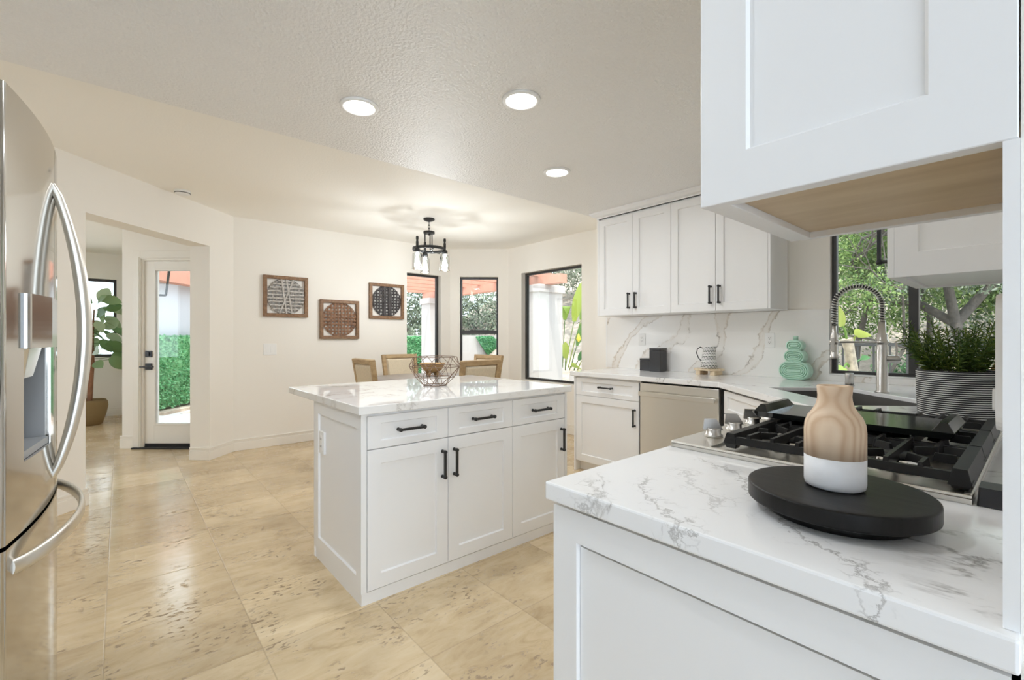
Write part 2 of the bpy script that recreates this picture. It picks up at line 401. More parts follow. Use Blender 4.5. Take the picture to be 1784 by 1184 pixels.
M['qisl'] = quartz('quartz_island', (0.85, 0.84, 0.82), (0.38, 0.35, 0.32), 1.7, broad=0.35, seed=4.1, rough=0.03)
M['splash'] = slab_marble('marble_backsplash')
M['white'] = plain('white_plastic', (0.85, 0.85, 0.84), 0.35)
M['slot'] = plain('slot_dark', (0.05, 0.05, 0.05), 0.6)
M['glass'] = glassmat('window_glass')
M['jar'] = glassmat('jar_glass', (0.95, 0.97, 0.97))
M['stucco'] = plain('stucco', (0.46, 0.42, 0.40), 0.85, bump=(60, 0.4, 0.006))
M['stucco_g'] = plain('stucco_grey', (0.42, 0.425, 0.45), 0.85, bump=(60, 0.3, 0.005))
M['terra'] = plain('terracotta_paint', (0.50, 0.22, 0.15), 0.6, var=0.08)
M['concrete'] = plain('concrete', (0.55, 0.52, 0.49), 0.8, var=0.06, bump=(40, 0.2, 0.003))
M['pavers'] = plain('brick_pavers', (0.45, 0.30, 0.25), 0.8, var=0.35, vscale=30)
M['dirt'] = plain('dirt', (0.44, 0.35, 0.27), 0.95, var=0.25, vscale=5, bump=(8, 0.6, 0.1))
M['slope'] = plain('hillside_soil', (0.30, 0.245, 0.20), 0.95, var=0.3, vscale=2.5, bump=(5, 0.8, 0.15))
M['bark'] = plain('bark', (0.085, 0.07, 0.058), 0.9, var=0.3, vscale=20, bump=(40, 0.6, 0.01))
M['bark_pale'] = plain('pale_bark', (0.33, 0.27, 0.20), 0.9, var=0.3, vscale=25)
M['figbark'] = plain('fig_stem', (0.28, 0.13, 0.07), 0.7, var=0.2, vscale=20)
M['hedge'] = leafmat('hedge_leaf', [(0.06, 0.24, 0.09), (0.13, 0.38, 0.16), (0.24, 0.50, 0.26)], 0.2)
M['tree'] = leafmat('tree_leaf', [(0.05, 0.10, 0.03), (0.11, 0.18, 0.05), (0.20, 0.29, 0.08), (0.32, 0.38, 0.15)], 0.4)
M['olive'] = leafmat('grey_tree_leaf', [(0.07, 0.09, 0.055), (0.14, 0.17, 0.11), (0.25, 0.29, 0.20), (0.40, 0.43, 0.33)], 0.35)
M['shrub'] = leafmat('shrub_leaf', [(0.05, 0.12, 0.05), (0.10, 0.22, 0.09), (0.20, 0.32, 0.16)], 0.35)
M['banana'] = leafmat('banana_leaf', [(0.06, 0.16, 0.06), (0.17, 0.29, 0.06), (0.30, 0.36, 0.06), (0.34, 0.37, 0.10)], 0.4, 0.35, True)
M['fig'] = leafmat('fig_leaf', [(0.10, 0.20, 0.07), (0.20, 0.32, 0.13), (0.46, 0.54, 0.36)], 0.25, 0.35)
M['sprig'] = leafmat('sprig_leaf', [(0.04, 0.085, 0.015), (0.085, 0.15, 0.025), (0.19, 0.25, 0.04)], 0.25, 0.4)
M['flower'] = plain('yellow_flower', (0.85, 0.62, 0.05), 0.5)
M['basket'] = basketmat('basket_weave', (0.34, 0.22, 0.09), (0.60, 0.44, 0.22))
M['oak'] = wood('weathered_oak', (0.33, 0.22, 0.11), (0.50, 0.36, 0.20), (8, 8, 30), 0.6)
M['frame_wood'] = wood('walnut_frame', (0.16, 0.085, 0.04), (0.30, 0.17, 0.09), (10, 40, 40), 0.55)
M['linen'] = plain('linen', (0.62, 0.53, 0.39), 0.9, var=0.06, vscale=60, bump=(240, 0.3, 0.002))
M['strip_grey'] = wood('grey_strips', (0.12, 0.11, 0.10), (0.46, 0.43, 0.40), (30, 30, 30), 0.8)
M['strip_pale'] = plain('pale_strips', (0.52, 0.49, 0.46), 0.8, var=0.2, vscale=40)
M['strip_brown'] = wood('brown_strips', (0.13, 0.065, 0.035), (0.36, 0.20, 0.12), (30, 30, 30), 0.8)
M['strip_dark'] = wood('charcoal_strips', (0.025, 0.022, 0.022), (0.11, 0.10, 0.10), (30, 30, 30), 0.8)
M['table'] = wood('grey_table_top', (0.20, 0.17, 0.15), (0.32, 0.28, 0.25), (3, 30, 3), 0.35)
M['copper'] = plain('bronze_wire', (0.20, 0.13, 0.09), 0.35, metal=0.7)
M['mango'] = wood('carved_wood', (0.34, 0.20, 0.08), (0.52, 0.34, 0.15), (12, 12, 40), 0.55)
M['pine'] = wood('pine', (0.68, 0.47, 0.30), (0.82, 0.64, 0.46), (34, 34, 4.5), 0.5, rings=True, bump=0.05)
M['palewood'] = wood('pale_wood', (0.62, 0.48, 0.32), (0.78, 0.66, 0.48), (30, 6, 30), 0.55)
M['boardwood'] = wood('acacia_board', (0.33, 0.17, 0.07), (0.55, 0.33, 0.15), (30, 30, 5), 0.5)
M['ebony'] = wood('blackened_wood', (0.004, 0.0037, 0.0035), (0.017, 0.0155, 0.014), (6, 60, 6), 0.38, bump=0.15)
M['ebony'].node_tree.nodes['Principled BSDF'].inputs['Specular IOR Level'].default_value = 0.22
M['whiteglaze'] = plain('white_dip', (0.82, 0.83, 0.85), 0.35, var=0.03, vscale=40)
M['mint'] = plain('mint_glaze', (0.45, 0.68, 0.55), 0.28, coat=0.3)
M['boxblack'] = plain('black_lacquer', (0.02, 0.018, 0.018), 0.3)
M['jug'] = stripemat('dashed_enamel', (0.84, 0.83, 0.80), (0.03, 0.03, 0.03), 0.0125, 0.45, dash=15, rough=0.3)
M['potstripe'] = stripemat('striped_pot', (0.80, 0.79, 0.76), (0.012, 0.012, 0.012), 0.0078, 0.74, rough=0.7)
M['soil'] = plain('coir', (0.17, 0.11, 0.06), 0.95, var=0.4, vscale=120, bump=(160, 1.0, 0.01))
M['lamp'] = plain('lamp_diffuser', (1, 1, 1), 0.5, emit=((1.0, 0.97, 0.92), 9.0))
M['bulb'] = plain('bulb', (1, 1, 1), 0.5, emit=((1.0, 0.95, 0.88), 7.0))
M['planterwood'] = wood('planter_timber', (0.22, 0.13, 0.09), (0.48, 0.34, 0.26), (40, 40, 3), 0.8)

# ------------------------------------------------------------------ helpers: geometry
ORG = {}


class MB:
    def __init__(self):
        self.v, self.f, self.s = [], [], []

    def add(self, vs, fs, mat=None, smooth=False):
        o = len(self.v)
        if mat is not None:
            vs = [mat @ Vector(p) for p in vs]
        self.v += [tuple(p) for p in vs]
        self.f += [tuple(i + o for i in q) for q in fs]
        self.s += [smooth] * len(fs)
        return self

    def box(self, x0, x1, y0, y1, z0, z1, mat=None):
        x0, x1 = min(x0, x1), max(x0, x1); y0, y1 = min(y0, y1), max(y0, y1); z0, z1 = min(z0, z1), max(z0, z1)
        vs = [(x0, y0, z0), (x1, y0, z0), (x1, y1, z0), (x0, y1, z0), (x0, y0, z1), (x1, y0, z1), (x1, y1, z1), (x0, y1, z1)]
        fs = [(0, 3, 2, 1), (4, 5, 6, 7), (0, 1, 5, 4), (1, 2, 6, 5), (2, 3, 7, 6), (3, 0, 4, 7)]
        return self.add(vs, fs, mat)

    def prism(self, poly, z0, z1, mat=None, smooth=False, top=None):
        n = len(poly)
        tp = top or poly
        vs = [(p[0], p[1], z0) for p in poly] + [(p[0], p[1], z1) for p in tp]
        self.add(vs, [(i, (i + 1) % n, n + (i + 1) % n, n + i) for i in range(n)], mat, smooth)
        return self.add(vs, [tuple(range(n - 1, -1, -1)), tuple(range(n, 2 * n))], mat)

    def lathe(self, prof, n=32, c=(0, 0, 0), mat=None, smooth=True, close=False, sx=1.0, sy=1.0):
        vs = []
        for r, z in prof:
            for k in range(n):
                a = 2 * PI * k / n
                vs.append((c[0] + r * math.cos(a) * sx, c[1] + r * math.sin(a) * sy, c[2] + z))
        fs = []
        m = len(prof)
        for i in range(m - 1 if not close else m):
            j = (i + 1) % m
            for k in range(n):
                k2 = (k + 1) % n
                fs.append((i * n + k, i * n + k2, j * n + k2, j * n + k))
        self.add(vs, fs, mat, smooth)
        if not close:
            caps = []
            if prof[0][0] > 1e-6:
                caps.append(tuple(range(n - 1, -1, -1)))
            if prof[-1][0] > 1e-6:
                caps.append(tuple((m - 1) * n + k for k in range(n)))
            if caps:
                o = len(self.v) - len(vs)
                self.f += [tuple(i + o for i in q) for q in caps]; self.s += [False] * len(caps)
        return self

    def tube(self, pts, r, n=8, mat=None, closed=False, smooth=True, sq=None):
        """Round tube; sq=(w,h) gives a rectangular section (w sideways, h along 'up')."""
        P = [Vector(p) for p in pts]
        m = len(P)
        rs = r if isinstance(r, (list, tuple)) else [r] * m
        vs = []
        up = None
        for i in range(m):
            if closed:
                t = (P[(i + 1) % m] - P[i - 1]).normalized()
            else:
                t = (P[min(i + 1, m - 1)] - P[max(i - 1, 0)]).normalized()
            if up is None:
                ref = Vector((0, 0, 1)) if abs(t.z) < 0.9 else Vector((1, 0, 0))
                up = (ref - t * ref.dot(t)).normalized()
            else:
                up = (up - t * up.dot(t)).normalized()
            sd = t.cross(up)
            if sq:
                w, h = sq[0] / 2, sq[1] / 2
                for a, b_ in ((-w, -h), (w, -h), (w, h), (-w, h)):
                    vs.append(P[i] + sd * a + up * b_)
            else:
                for k in range(n):
                    a = 2 * PI * k / n
                    vs.append(P[i] + (sd * math.cos(a) + up * math.sin(a)) * rs[i])
        nn = 4 if sq else n
        fs = []
        for i in range(m if closed else m - 1):
            j = (i + 1) % m
            for k in range(nn):
                k2 = (k + 1) % nn
                fs.append((i * nn + k, i * nn + k2, j * nn + k2, j * nn + k))
        self.add(vs, fs, mat, smooth and not sq)
        if not closed:
            self.add(vs[:nn] + vs[-nn:], [tuple(range(nn - 1, -1, -1)), tuple(range(nn, 2 * nn))], mat)
        return self

    def shaker(self, w, h, mat, t=0.019, st=0.062, rc=0.011, ch=0.004, rail=None):
        """Panel in local x (0..w), z (0..h); front at y=0 facing -y."""
        rl = rail or st
        o = 0.0012
        def R(x0, x1, z0, z1, y):
            return [(x0, y, z0), (x1, y, z0), (x1, y, z1), (x0, y, z1)]
        vs = (R(0, w, 0, h, t) + R(0, w, 0, h, o) + R(o, w - o, o, h - o, 0) + R(st, w - st, rl, h - rl, 0)
              + R(st + ch, w - st - ch, rl + ch, h - rl - ch, rc))
        fs = [(3, 2, 1, 0)]
        for a in range(4):
            for k in range(4):
                k2 = (k + 1) % 4
                fs.append((a * 4 + k, a * 4 + k2, a * 4 + 4 + k2, a * 4 + 4 + k))
        fs.append((16, 17, 18, 19))
        return self.add(vs, fs, mat)


def T(x=0, y=0, z=0, a=0.0):
    return Matrix.Translation((x, y, z)) @ Matrix.Rotation(a, 4, 'Z')


def mesh_from(name, V, F, S=None):
    me = bpy.data.meshes.new(name)
    me.from_pydata(V, [], F)
    if S:
        me.polygons.foreach_set('use_smooth', S)
    me.update()
    return me


def obj(name, mb, mat, parent=None, bevel=0.0, loc=None, seg=2):
    if parent is not None:
        org = ORG[parent.name]
    elif loc is not None:
        org = Vector(loc)
    else:
        a = np.array(mb.v)
        lo, hi = a.min(0), a.max(0)
        org = Vector(((lo[0] + hi[0]) / 2, (lo[1] + hi[1]) / 2, lo[2]))
    me = mesh_from(name, [(p[0] - org[0], p[1] - org[1], p[2] - org[2]) for p in mb.v], mb.f, mb.s)
    for m in (mat if isinstance(mat, (list, tuple)) else [mat]):
        me.materials.append(m)
    o = bpy.data.objects.new(name, me)
    COL.objects.link(o)
    if parent is not None:
        o.parent = parent
    else:
        o.location = org
    ORG[o.name] = org
    if bevel:
        bv = o.modifiers.new('bevel', 'BEVEL')
        bv.width = bevel; bv.segments = seg; bv.limit_method = 'ANGLE'; bv.angle_limit = math.radians(40)
    return o


def thing(name, label, cat, loc, group=None):
    o = bpy.data.objects.new(name, None)
    COL.objects.link(o)
    o.empty_display_size = 0.1
    o.location = loc
    ORG[o.name] = Vector(loc)
    o['label'] = label; o['category'] = cat
    if group:
        o['group'] = group
    return o


def tag(o, label, cat, group=None):
    o['label'] = label; o['category'] = cat
    if group:
        o['group'] = group
    return o


def struct(name, mb, mat, parent=None, bevel=0.0):
    o = obj(name, mb, mat, parent, bevel)
    if parent is None:
        o['kind'] = 'structure'
    return o


def sroot(name, loc):
    o = bpy.data.objects.new(name, None)
    COL.objects.link(o)
    o.location = loc; ORG[o.name] = Vector(loc); o['kind'] = 'structure'
    return o


def leaf_mesh(P, Nn, U, size, wide, fold=0.15, drop=0.0):
    """Arrays of leaf bases P, normals Nn, directions U -> 6-vertex pointed leaves (verts, faces)."""
    n = len(P)
    Sd = np.cross(Nn, U)
    sz = size[:, None]
    wd = (size * wide)[:, None]
    v = np.empty((n, 6, 3))
    v[:, 0] = P
    v[:, 1] = P + U * sz * 0.35 + Sd * wd * 0.5 + Nn * sz * fold * 0.5
    v[:, 2] = P + U * sz * 0.75 + Sd * wd * 0.38 + Nn * sz * fold * 0.4 - np.array([0, 0, 1]) * sz * drop * 0.5
    v[:, 3] = P + U * sz - np.array([0, 0, 1]) * sz * drop
    v[:, 4] = P + U * sz * 0.75 - Sd * wd * 0.38 + Nn * sz * fold * 0.4 - np.array([0, 0, 1]) * sz * drop * 0.5
    v[:, 5] = P + U * sz * 0.35 - Sd * wd * 0.5 + Nn * sz * fold * 0.5
    idx = (np.arange(n) * 6)[:, None]
    q1 = idx + np.array([0, 1, 2, 3]); q2 = idx + np.array([0, 3, 4, 5])
    return v.reshape(-1, 3), np.concatenate([q1, q2])


def leaves_obj(name, V, F, mat, parent=None, loc=None):
    me = bpy.data.meshes.new(name)
    if parent is not None:
        org = np.array(ORG[parent.name])
    else:
        org = np.array(loc if loc is not None else (V[:, 0].mean(), V[:, 1].mean(), V[:, 2].min()))
    V = V - org
    me.vertices.add(len(V)); me.vertices.foreach_set('co', V.astype(np.float32).ravel())
    me.loops.add(F.size); me.loops.foreach_set('vertex_index', F.astype(np.int32).ravel())
    me.polygons.add(len(F))
    me.polygons.foreach_set('loop_start', (np.arange(len(F)) * 4).astype(np.int32))
    me.update(calc_edges=True)
    me.validate()
    me.materials.append(mat)
    o = bpy.data.objects.new(name, me)
    COL.objects.link(o)
    if parent is not None:
        o.parent = parent
    else:
        o.location = org
    ORG[o.name] = Vector(org)
    return o


def unit(a):
    return a / np.linalg.norm(a, axis=1)[:, None]


def cloud(rng, blobs, n, size, wide=0.5, shell=0.55, drop=0.0):
    """Leaves scattered in a set of ellipsoid blobs [(center, radii)]."""
    vol = np.array([r[0] * r[1] * r[2] for _, r in blobs]) ** 0.8
    which = rng.choice(len(blobs), n, p=vol / vol.sum())
    C = np.array([b_[0] for b_ in blobs])[which]; Rr = np.array([b_[1] for b_ in blobs])[which]
    d = unit(rng.normal(size=(n, 3)))
    rad = (shell + (1 - shell) * rng.random(n))[:, None]
    P = C + d * Rr * rad
    U = unit(d * 0.6 + rng.normal(size=(n, 3)) * 0.8 + np.array([0, 0, -0.25]))
    A = unit(d * 0.5 + rng.normal(size=(n, 3)) * 0.6 + np.array([0, 0, 0.5]))
    Nn = unit(A - U * (A * U).sum(1)[:, None])
    s = size * (0.65 + 0.7 * rng.random(n))
    return leaf_mesh(P, Nn, U, s, wide, 0.15, drop)

# ------------------------------------------------------------------ room shell
ZC, ZK = 2.52, 2.43          # dining / kitchen ceiling heights


def frame_of(p0, p1):
    p0, p1 = Vector((*p0, 0)), Vector((*p1, 0))
    d = p1 - p0
    return T(p0.x, p0.y, 0, math.atan2(d.y, d.x)), d.length


def wall(name, p0, p1, t=0.14, z1=ZC, ops=(), z0=0.0, mat='wall', ext0=0.0, ext1=0.0):
    """Inner face from p0 to p1, thickness to the left (outside); ops = (s0, s1, zb, zt)."""
    m, ln = frame_of(p0, p1)
    mb = MB()
    s = -ext0
    for a, b_, zb, zt in sorted(ops):
        mb.box(s, a, 0, t, z0, z1, m)
        if zb > z0:
            mb.box(a, b_, 0, t, z0, zb, m)
        if zt < z1:
            mb.box(a, b_, 0, t, zt, z1, m)
        s = b_
    mb.box(s, ln + ext1, 0, t, z0, z1, m)
    return struct(name, mb, M[mat])


def baseboard(name, segs, h=0.125):
    """segs: list of (p0, p1, s0, s1): skirting with a moulded top on the inner face."""
    mb = MB()
    for p0, p1, s0, s1 in segs:
        m, ln = frame_of(p0, p1)
        s1 = ln if s1 is None else s1
        mb.box(s0, s1, -0.014, 0, 0, h * 0.72, m)
        mb.box(s0, s1, -0.009, 0, h * 0.72, h * 0.86, m)
        mb.box(s0, s1, -0.013, 0, h * 0.86, h, m)
    return struct(name, mb, M['trim'], bevel=0.003)


def window(name, p0, p1, s0, s1, zb, zt, depth=0.075, fw=0.028, mull=(), rail=None, t=0.14):
    m, ln = frame_of(p0, p1)
    c = m @ Vector(((s0 + s1) / 2, depth, zb))
    r = sroot(name, c)
    f = MB()
    f.box(s0, s0 + fw, depth, depth + 0.05, zb, zt, m); f.box(s1 - fw, s1, depth, depth + 0.05, zb, zt, m)
    f.box(s0 + fw, s1 - fw, depth, depth + 0.05, zb, zb + fw, m); f.box(s0 + fw, s1 - fw, depth, depth + 0.05, zt - fw, zt, m)
    struct('window_frame', f, M['bronze'], r, 0.002)
    for a, w in mull:
        struct('mullion', MB().box(a - w / 2, a + w / 2, depth - 0.012, depth + 0.045, zb + fw, zt - fw, m), M['bronze'], r, 0.002)
    if rail:
        struct('meeting_rail', MB().box(s0 + fw, s1 - fw, depth - 0.01, depth + 0.04, rail - 0.025, rail + 0.025, m).box(
            (s0 + s1) / 2 - 0.14, (s0 + s1) / 2 + 0.14, depth - 0.02, depth, rail + 0.02, rail + 0.035, m), M['bronze'], r, 0.002)
    struct('pane', MB().box(s0 + fw * 0.6, s1 - fw * 0.6, depth + 0.022, depth + 0.027, zb + fw * 0.6, zt - fw * 0.6, m), M['glass'], r)
    return r


# plan points
PL0, PL1 = (-5.68, 0.93), (-5.68, 3.68)          # wall with the woven pictures
PB1 = (-5.13, 4.33)                              # bay corner
PD1 = (-3.15, 4.33)
DG0 = (-3.75, -0.98)                             # diagonal wall start beside the refrigerator
DGL = math.hypot(1.93, 1.91)
OPA, OPB, OPZ = DGL - 1.588, DGL - 0.352, 2.133  # opening to the entry

# floor
fl = bmesh.new()
out = [(0.3, -4.1), (0.3, 0.722), (0.12, 0.722), (0.12, 4.0), (-3.0, 4.0), (-3.0, 4.43), (-5.17, 4.43), (-5.78, 3.74),
       (-5.78, 1.02), (-5.86, 0.98), (-6.69, 0.10), (-9.6, 0.12), (-9.6, -2.6), (-3.7, -2.6), (-3.7, -4.1)]
mbf = MB(); mbf.prism(out, -0.05, 0.0)
floor = struct('floor', mbf, M['floor'])
floor.data.transform(Matrix.Translation(floor.location)); floor.location = (0, 0, 0); ORG[floor.name] = Vector((0, 0, 0))

struct('floor_family', MB().prism([(0.3, -4.1), (3.6, -4.1), (3.6, 2.1), (0.123, 2.1), (0.123, 0.7225), (0.3, 0.7225)], -0.05, 0.0), M['bounce_floor'])  # unseen floor, greyed so less warm light bounces onto the near cabinets

# ceilings
mbc = MB(); mbc.prism([(3.7, -4.2), (3.7, 2.2), (0.2, 2.2), (0.2, 4.06), (-2.9, 4.06), (-2.9, 4.48), (-5.2, 4.48), (-5.83, 3.76), (-5.83, 1.06), (-6.72, 0.2), (-9.66, 0.2), (-9.66, -2.7), (-3.8, -2.7), (-3.8, -4.2)], ZC, ZC + 0.1)
struct('ceiling', mbc, M['ceil_d'])
struct('ceiling_kitchen', MB().box(-2.965, 0.12, -0.98, 3.9, ZK, ZC), M['ceil_k'])

wall('wall_left', PL0, PL1, ops=[(2.98 - 0.93, 3.522 - 0.93, 0.62, 2.112)], ext0=0.06, ext1=0.0)
wall('wall_bay', PL1, PB1, ops=[(0.139, 0.702, 0.62, 2.112)], ext0=0.06, ext1=0.06)
wall('wall_dining', PB1, PD1, ops=[(-4.845 + 5.13, -3.73 + 5.13, 0.63, 2.132)], ext0=0.02)
wall('wall_back', (-3.15, 3.9), (0.12, 3.9), t=0.14, ops=[(3.15 - 1.016, 3.15 - 0.10, 0.955, 2.15)])
struct('wall_return', MB().box(-3.15, -3.01, 4.04, 4.47, 0, ZC), M['wall'])
wall('wall_right', (-0.017, 3.9), (-0.017, 0.722), t=0.14)
wall('wall_diagonal', DG0, PL0, t=0.205, ops=[(OPA, OPB, 0.0, OPZ)])
wall('wall_fridge', (-1.3, -0.98), (-3.75, -0.98), t=0.12)
wall('wall_hall', (-3.75, -1.1), (-3.75, -4.0), t=0.12)
wall('wall_rear', (3.5, -4.0), (-3.75, -4.0), mat='wall_f')
wall('wall_east', (3.5, 2.0), (3.5, -4.0), ops=[(0.3, 5.7, 0.02, 2.45)], mat='wall_f')  # unseen wall, opening made this large to send daylight toward the dining wall
wall('wall_north', (0.12, 2.0), (3.5, 2.0), mat='wall_f')
wall('wall_far', (-9.5, -2.5), (-9.5, 0.05), ops=[(1.25, 2.466, 0.92, 2.13)], ext0=0.1, ext1=0.1)
wall('wall_entry', (-9.5, 0.05), (-6.64, 0.05), t=0.12)
wall('wall_south', (-3.75, -2.5), (-9.5, -2.5), t=0.12, ops=[(1.8, 3.7, 0.9, 2.1)])  # unseen opening added to let daylight brighten the foyer
MD = Matrix.Translation(FV * 5.05) @ Matrix.Rotation(YAW, 4, 'Z')   # entry door wall: x along wall, y outwards
p_a = MD @ Vector((-4.30, 0, 0)); p_b = MD @ Vector((-3.06, 0, 0))
DOOR0, DOOR1, DOORZ = 4.30 - 4.085, 4.30 - 3.185, 2.09
wall('wall_door', p_a[:2], p_b[:2], t=0.13, ops=[(DOOR0, DOOR1, 0.0, DOORZ)])

window('window_1', PL0, PL1, 2.05, 2.592, 0.62, 2.112)
window('window_2', PL1, PB1, 0.139, 0.702, 0.62, 2.112, rail=1.30)
window('window_3', PB1, PD1, 0.285, 1.40, 0.63, 2.132)
window('window_4', (-3.15, 3.9), (0.12, 3.9), 3.15 - 1.016, 3.15 - 0.10, 0.955, 2.15, depth=0.045, mull=[(3.15 - 0.562, 0.05)])
window('window_5', (-9.5, -2.5), (-9.5, 0.05), 1.25, 2.466, 0.92, 2.13, fw=0.04)

q = 0.012   # skirting starts a little clear of corners
baseboard('baseboard_left', [(PL0, PL1, 0.0, None)])
baseboard('baseboard_bay', [(PL1, PB1, 0.0, None)])
baseboard('baseboard_dining', [(PB1, PD1, 0.0, None)])
mdg, _ = frame_of(DG0, PL0)
jA0 = mdg @ Vector((OPA, 0, 0)); jA1 = mdg @ Vector((OPA, 0.205, 0)); jB0 = mdg @ Vector((OPB, 0, 0)); jB1 = mdg @ Vector((OPB, 0.205, 0))
baseboard('baseboard_diagonal', [(DG0, PL0, 0.9, OPA + 0.014), (DG0, PL0, OPB - 0.014, None), (jB1[:2], jB0[:2], 0.0, None), (jA0[:2], jA1[:2], 0.0, None)])
baseboard('baseboard_far', [((-9.5, -2.5), (-9.5, 0.05), 0.0, None)])
baseboard('baseboard_door', [(p_a[:2], p_b[:2], -0.02, DOOR0 - 0.088), (p_a[:2], p_b[:2], DOOR1 + 0.088, None)], 0.14)

# entry door: casing, slab with one tall pane, black deadbolt and lever
dr = sroot('door_1', MD @ Vector((-3.63, 0.03, 0)))
u0, u1 = -4.085, -3.185
mb = MB()
for a, b_ in ((u0 - 0.085, u0), (u1, u1 + 0.085)):
    mb.box(a, b_, -0.018, -0.0005, 0, DOORZ + 0.085, MD)
mb.box(u0, u1, -0.018, -0.0005, DOORZ, DOORZ + 0.085, MD)
mb.box(u0 - 0.03, u0 - 0.012, -0.024, -0.018, 0, DOORZ + 0.02, MD); mb.box(u0 - 0.012, u1 + 0.012, -0.024, -0.018, DOORZ + 0.008, DOORZ + 0.026, MD)
struct('door_casing', mb, M['trim'], dr, 0.003)
mb = MB().box(u0, u0 + 0.018, 0.0, 0.13, 0, DOORZ, MD).box(u1 - 0.018, u1, 0.0, 0.13, 0, DOORZ, MD).box(u0 + 0.018, u1 - 0.018, 0.0, 0.13, DOORZ - 0.018, DOORZ, MD)
struct('door_jamb', mb, M['trim'], dr)
sl0, sl1 = u0 + 0.021, u1 - 0.021
g0, g1 = sl0 + 0.098, sl1 - 0.098
mb = MB().box(sl0, g0, 0.02, 0.062, 0.05, DOORZ - 0.022, MD).box(g1, sl1, 0.02, 0.062, 0.05, DOORZ - 0.022, MD)
mb.box(g0, g1, 0.02, 0.062, 0.05, 0.25, MD).box(g0, g1, 0.02, 0.062, 1.985, DOORZ - 0.022, MD)
struct('door_slab', mb, M['trim'], dr, 0.002)
mb = MB().box(g0, g0 + 0.022, 0.012, 0.07, 0.25, 1.985, MD).box(g1 - 0.022, g1, 0.012, 0.07, 0.25, 1.985, MD)
mb.box(g0 + 0.022, g1 - 0.022, 0.012, 0.07, 0.25, 0.272, MD).box(g0 + 0.022, g1 - 0.022, 0.012, 0.07, 1.963, 1.985, MD)
struct('glazing_bead', mb, M['trim'], dr, 0.003)
struct('door_pane', MB().box(g0 + 0.015, g1 - 0.015, 0.038, 0.044, 0.265, 1.97, MD), M['glass'], dr)
struct('threshold', MB().box(sl0 - 0.1, sl1 + 0.02, -0.05, 0.10, 0, 0.016, MD).box(sl0, sl1, 0.018, 0.09, 0.016, 0.05, MD), M['black'], dr)
mb = MB().box(sl0 + 0.012, sl0 + 0.082, 0.006, 0.02, 1.005, 1.075, MD).box(sl0 + 0.035, sl0 + 0.06, -0.004, 0.006, 1.02, 1.06, MD)
struct('deadbolt', mb, M['black'], dr, 0.002)
mb = MB().box(sl0 + 0.012, sl0 + 0.082, 0.006, 0.02, 0.865, 0.935, MD).box(sl0 + 0.038, sl0 + 0.056, -0.045, 0.006, 0.892, 0.908, MD).box(sl0 - 0.01, sl0 + 0.145, -0.052, -0.04, 0.893, 0.907, MD)
struct('door_handle', mb, M['black'], dr, 0.002)

# ------------------------------------------------------------------ outdoors
struct('patio', MB().box(-17, 6, -6.5, 7.2, -0.12, -0.07), M['concrete'])
wl = MB()
hill = []
for i in range(25):
    for j in range(13):
        x = -19 + 27 * i / 24; y = 7.2 + 13 * j / 12
        z = -0.1 + max(0, (y - 7.6)) * 0.42 + 0.18 * math.sin(x * 1.3 + y) + 0.12 * math.sin(x * 2.9 - y * 1.7)
        hill.append((x, y, z if j else -0.1))
wl.add(hill, [(i * 13 + j, (i + 1) * 13 + j, (i + 1) * 13 + j + 1, i * 13 + j + 1) for i in range(24) for j in range(12)], None, True)
struct('hillside', wl, M['slope'])
# boundary wall seen past the entry door and past the dining windows
GA = Vector((-9.75, 0.30, 0)); GB = Vector((-12.4, 2.66, 0))
mg, lg = frame_of(GA[:2], GB[:2])
struct('wall_garden', MB().box(0.0, lg, 0.0, 0.2, -0.1, 2.18, mg), M['stucco_g'])
struct('fascia', MB().box(-0.1, lg, -0.25, 0.25, 2.18, 2.62, mg), M['terra'])
struct('wall_boundary', MB().box(-12.75, -12.55, 2.7, 13.5, -0.1, 1.30), M['stucco'])
struct('soil_strip', MB().box(0.0, lg, -0.35, -0.0, -0.1, -0.02, mg), M['dirt'])
struct('paver_strip', MB().box(0.2, 2.2, -0.62, -0.47, -0.08, -0.062, mg), M['pavers'])


def hedge(name, m, s0, s1, y0, y1, z0, z1, label, seed, shear=0.0):
    rng = np.random.default_rng(seed)
    area = (s1 - s0) * (z1 - z0)
    n = int(min(9000, 2600 * area))
    y1 = y1 - 0.05
    P = np.stack([rng.uniform(s0, s1, n), np.full(n, y0) - rng.random(n) * 0.03, rng.uniform(z0, z1, n)], 1)
    top = n // 8
    P[:top, 2] = z1; P[:top, 1] = rng.uniform(y0, y1, top)
    U = unit(rng.normal(size=(n, 3)) + np.array([0, -0.5, -0.1])); A = unit(rng.normal(size=(n, 3)) * 0.5 + np.array([0, -1, 0.4]))
    Nn = unit(A - U * (A * U).sum(1)[:, None])
    V, F = leaf_mesh(P, Nn, U, 0.035 + 0.03 * rng.random(n), 0.55)
    bx = MB().box(s0, s1, y0, y1, z0, z1)
    F = np.concatenate([F, np.array(bx.f) + len(V)]); V = np.concatenate([V, np.array(bx.v)])
    V[:, 0] += (z1 - V[:, 2]) * shear
    R3 = np.array(m)[:3]
    V = V @ R3[:, :3].T + R3[:, 3]
    o = leaves_obj(name, V, F, M['hedge'])
    return tag(o, label, 'hedge')


hedge('hedge_panel', mg, 0.02, 2.5, -0.14, -0.005, 0.02, 1.23, 'clipped green hedge seen through the glass entry door', 1)
mwb = Matrix.Translation((-12.55, 2.7, 0)) @ Matrix.Rotation(PI / 2, 4, 'Z')
hedge('hedge_panel', mwb, 2.6, 5.0, -0.14, -0.005, 0.02, 1.24, 'clipped green hedge seen through the window beside the dark round wall basket', 2)
hedge('hedge_panel', mwb, 6.40, 7.12, -0.14, -0.005, 0.02, 1.24, 'slanting green hedge panel on the low pale wall, seen below the bay window rail', 3, 0.8)

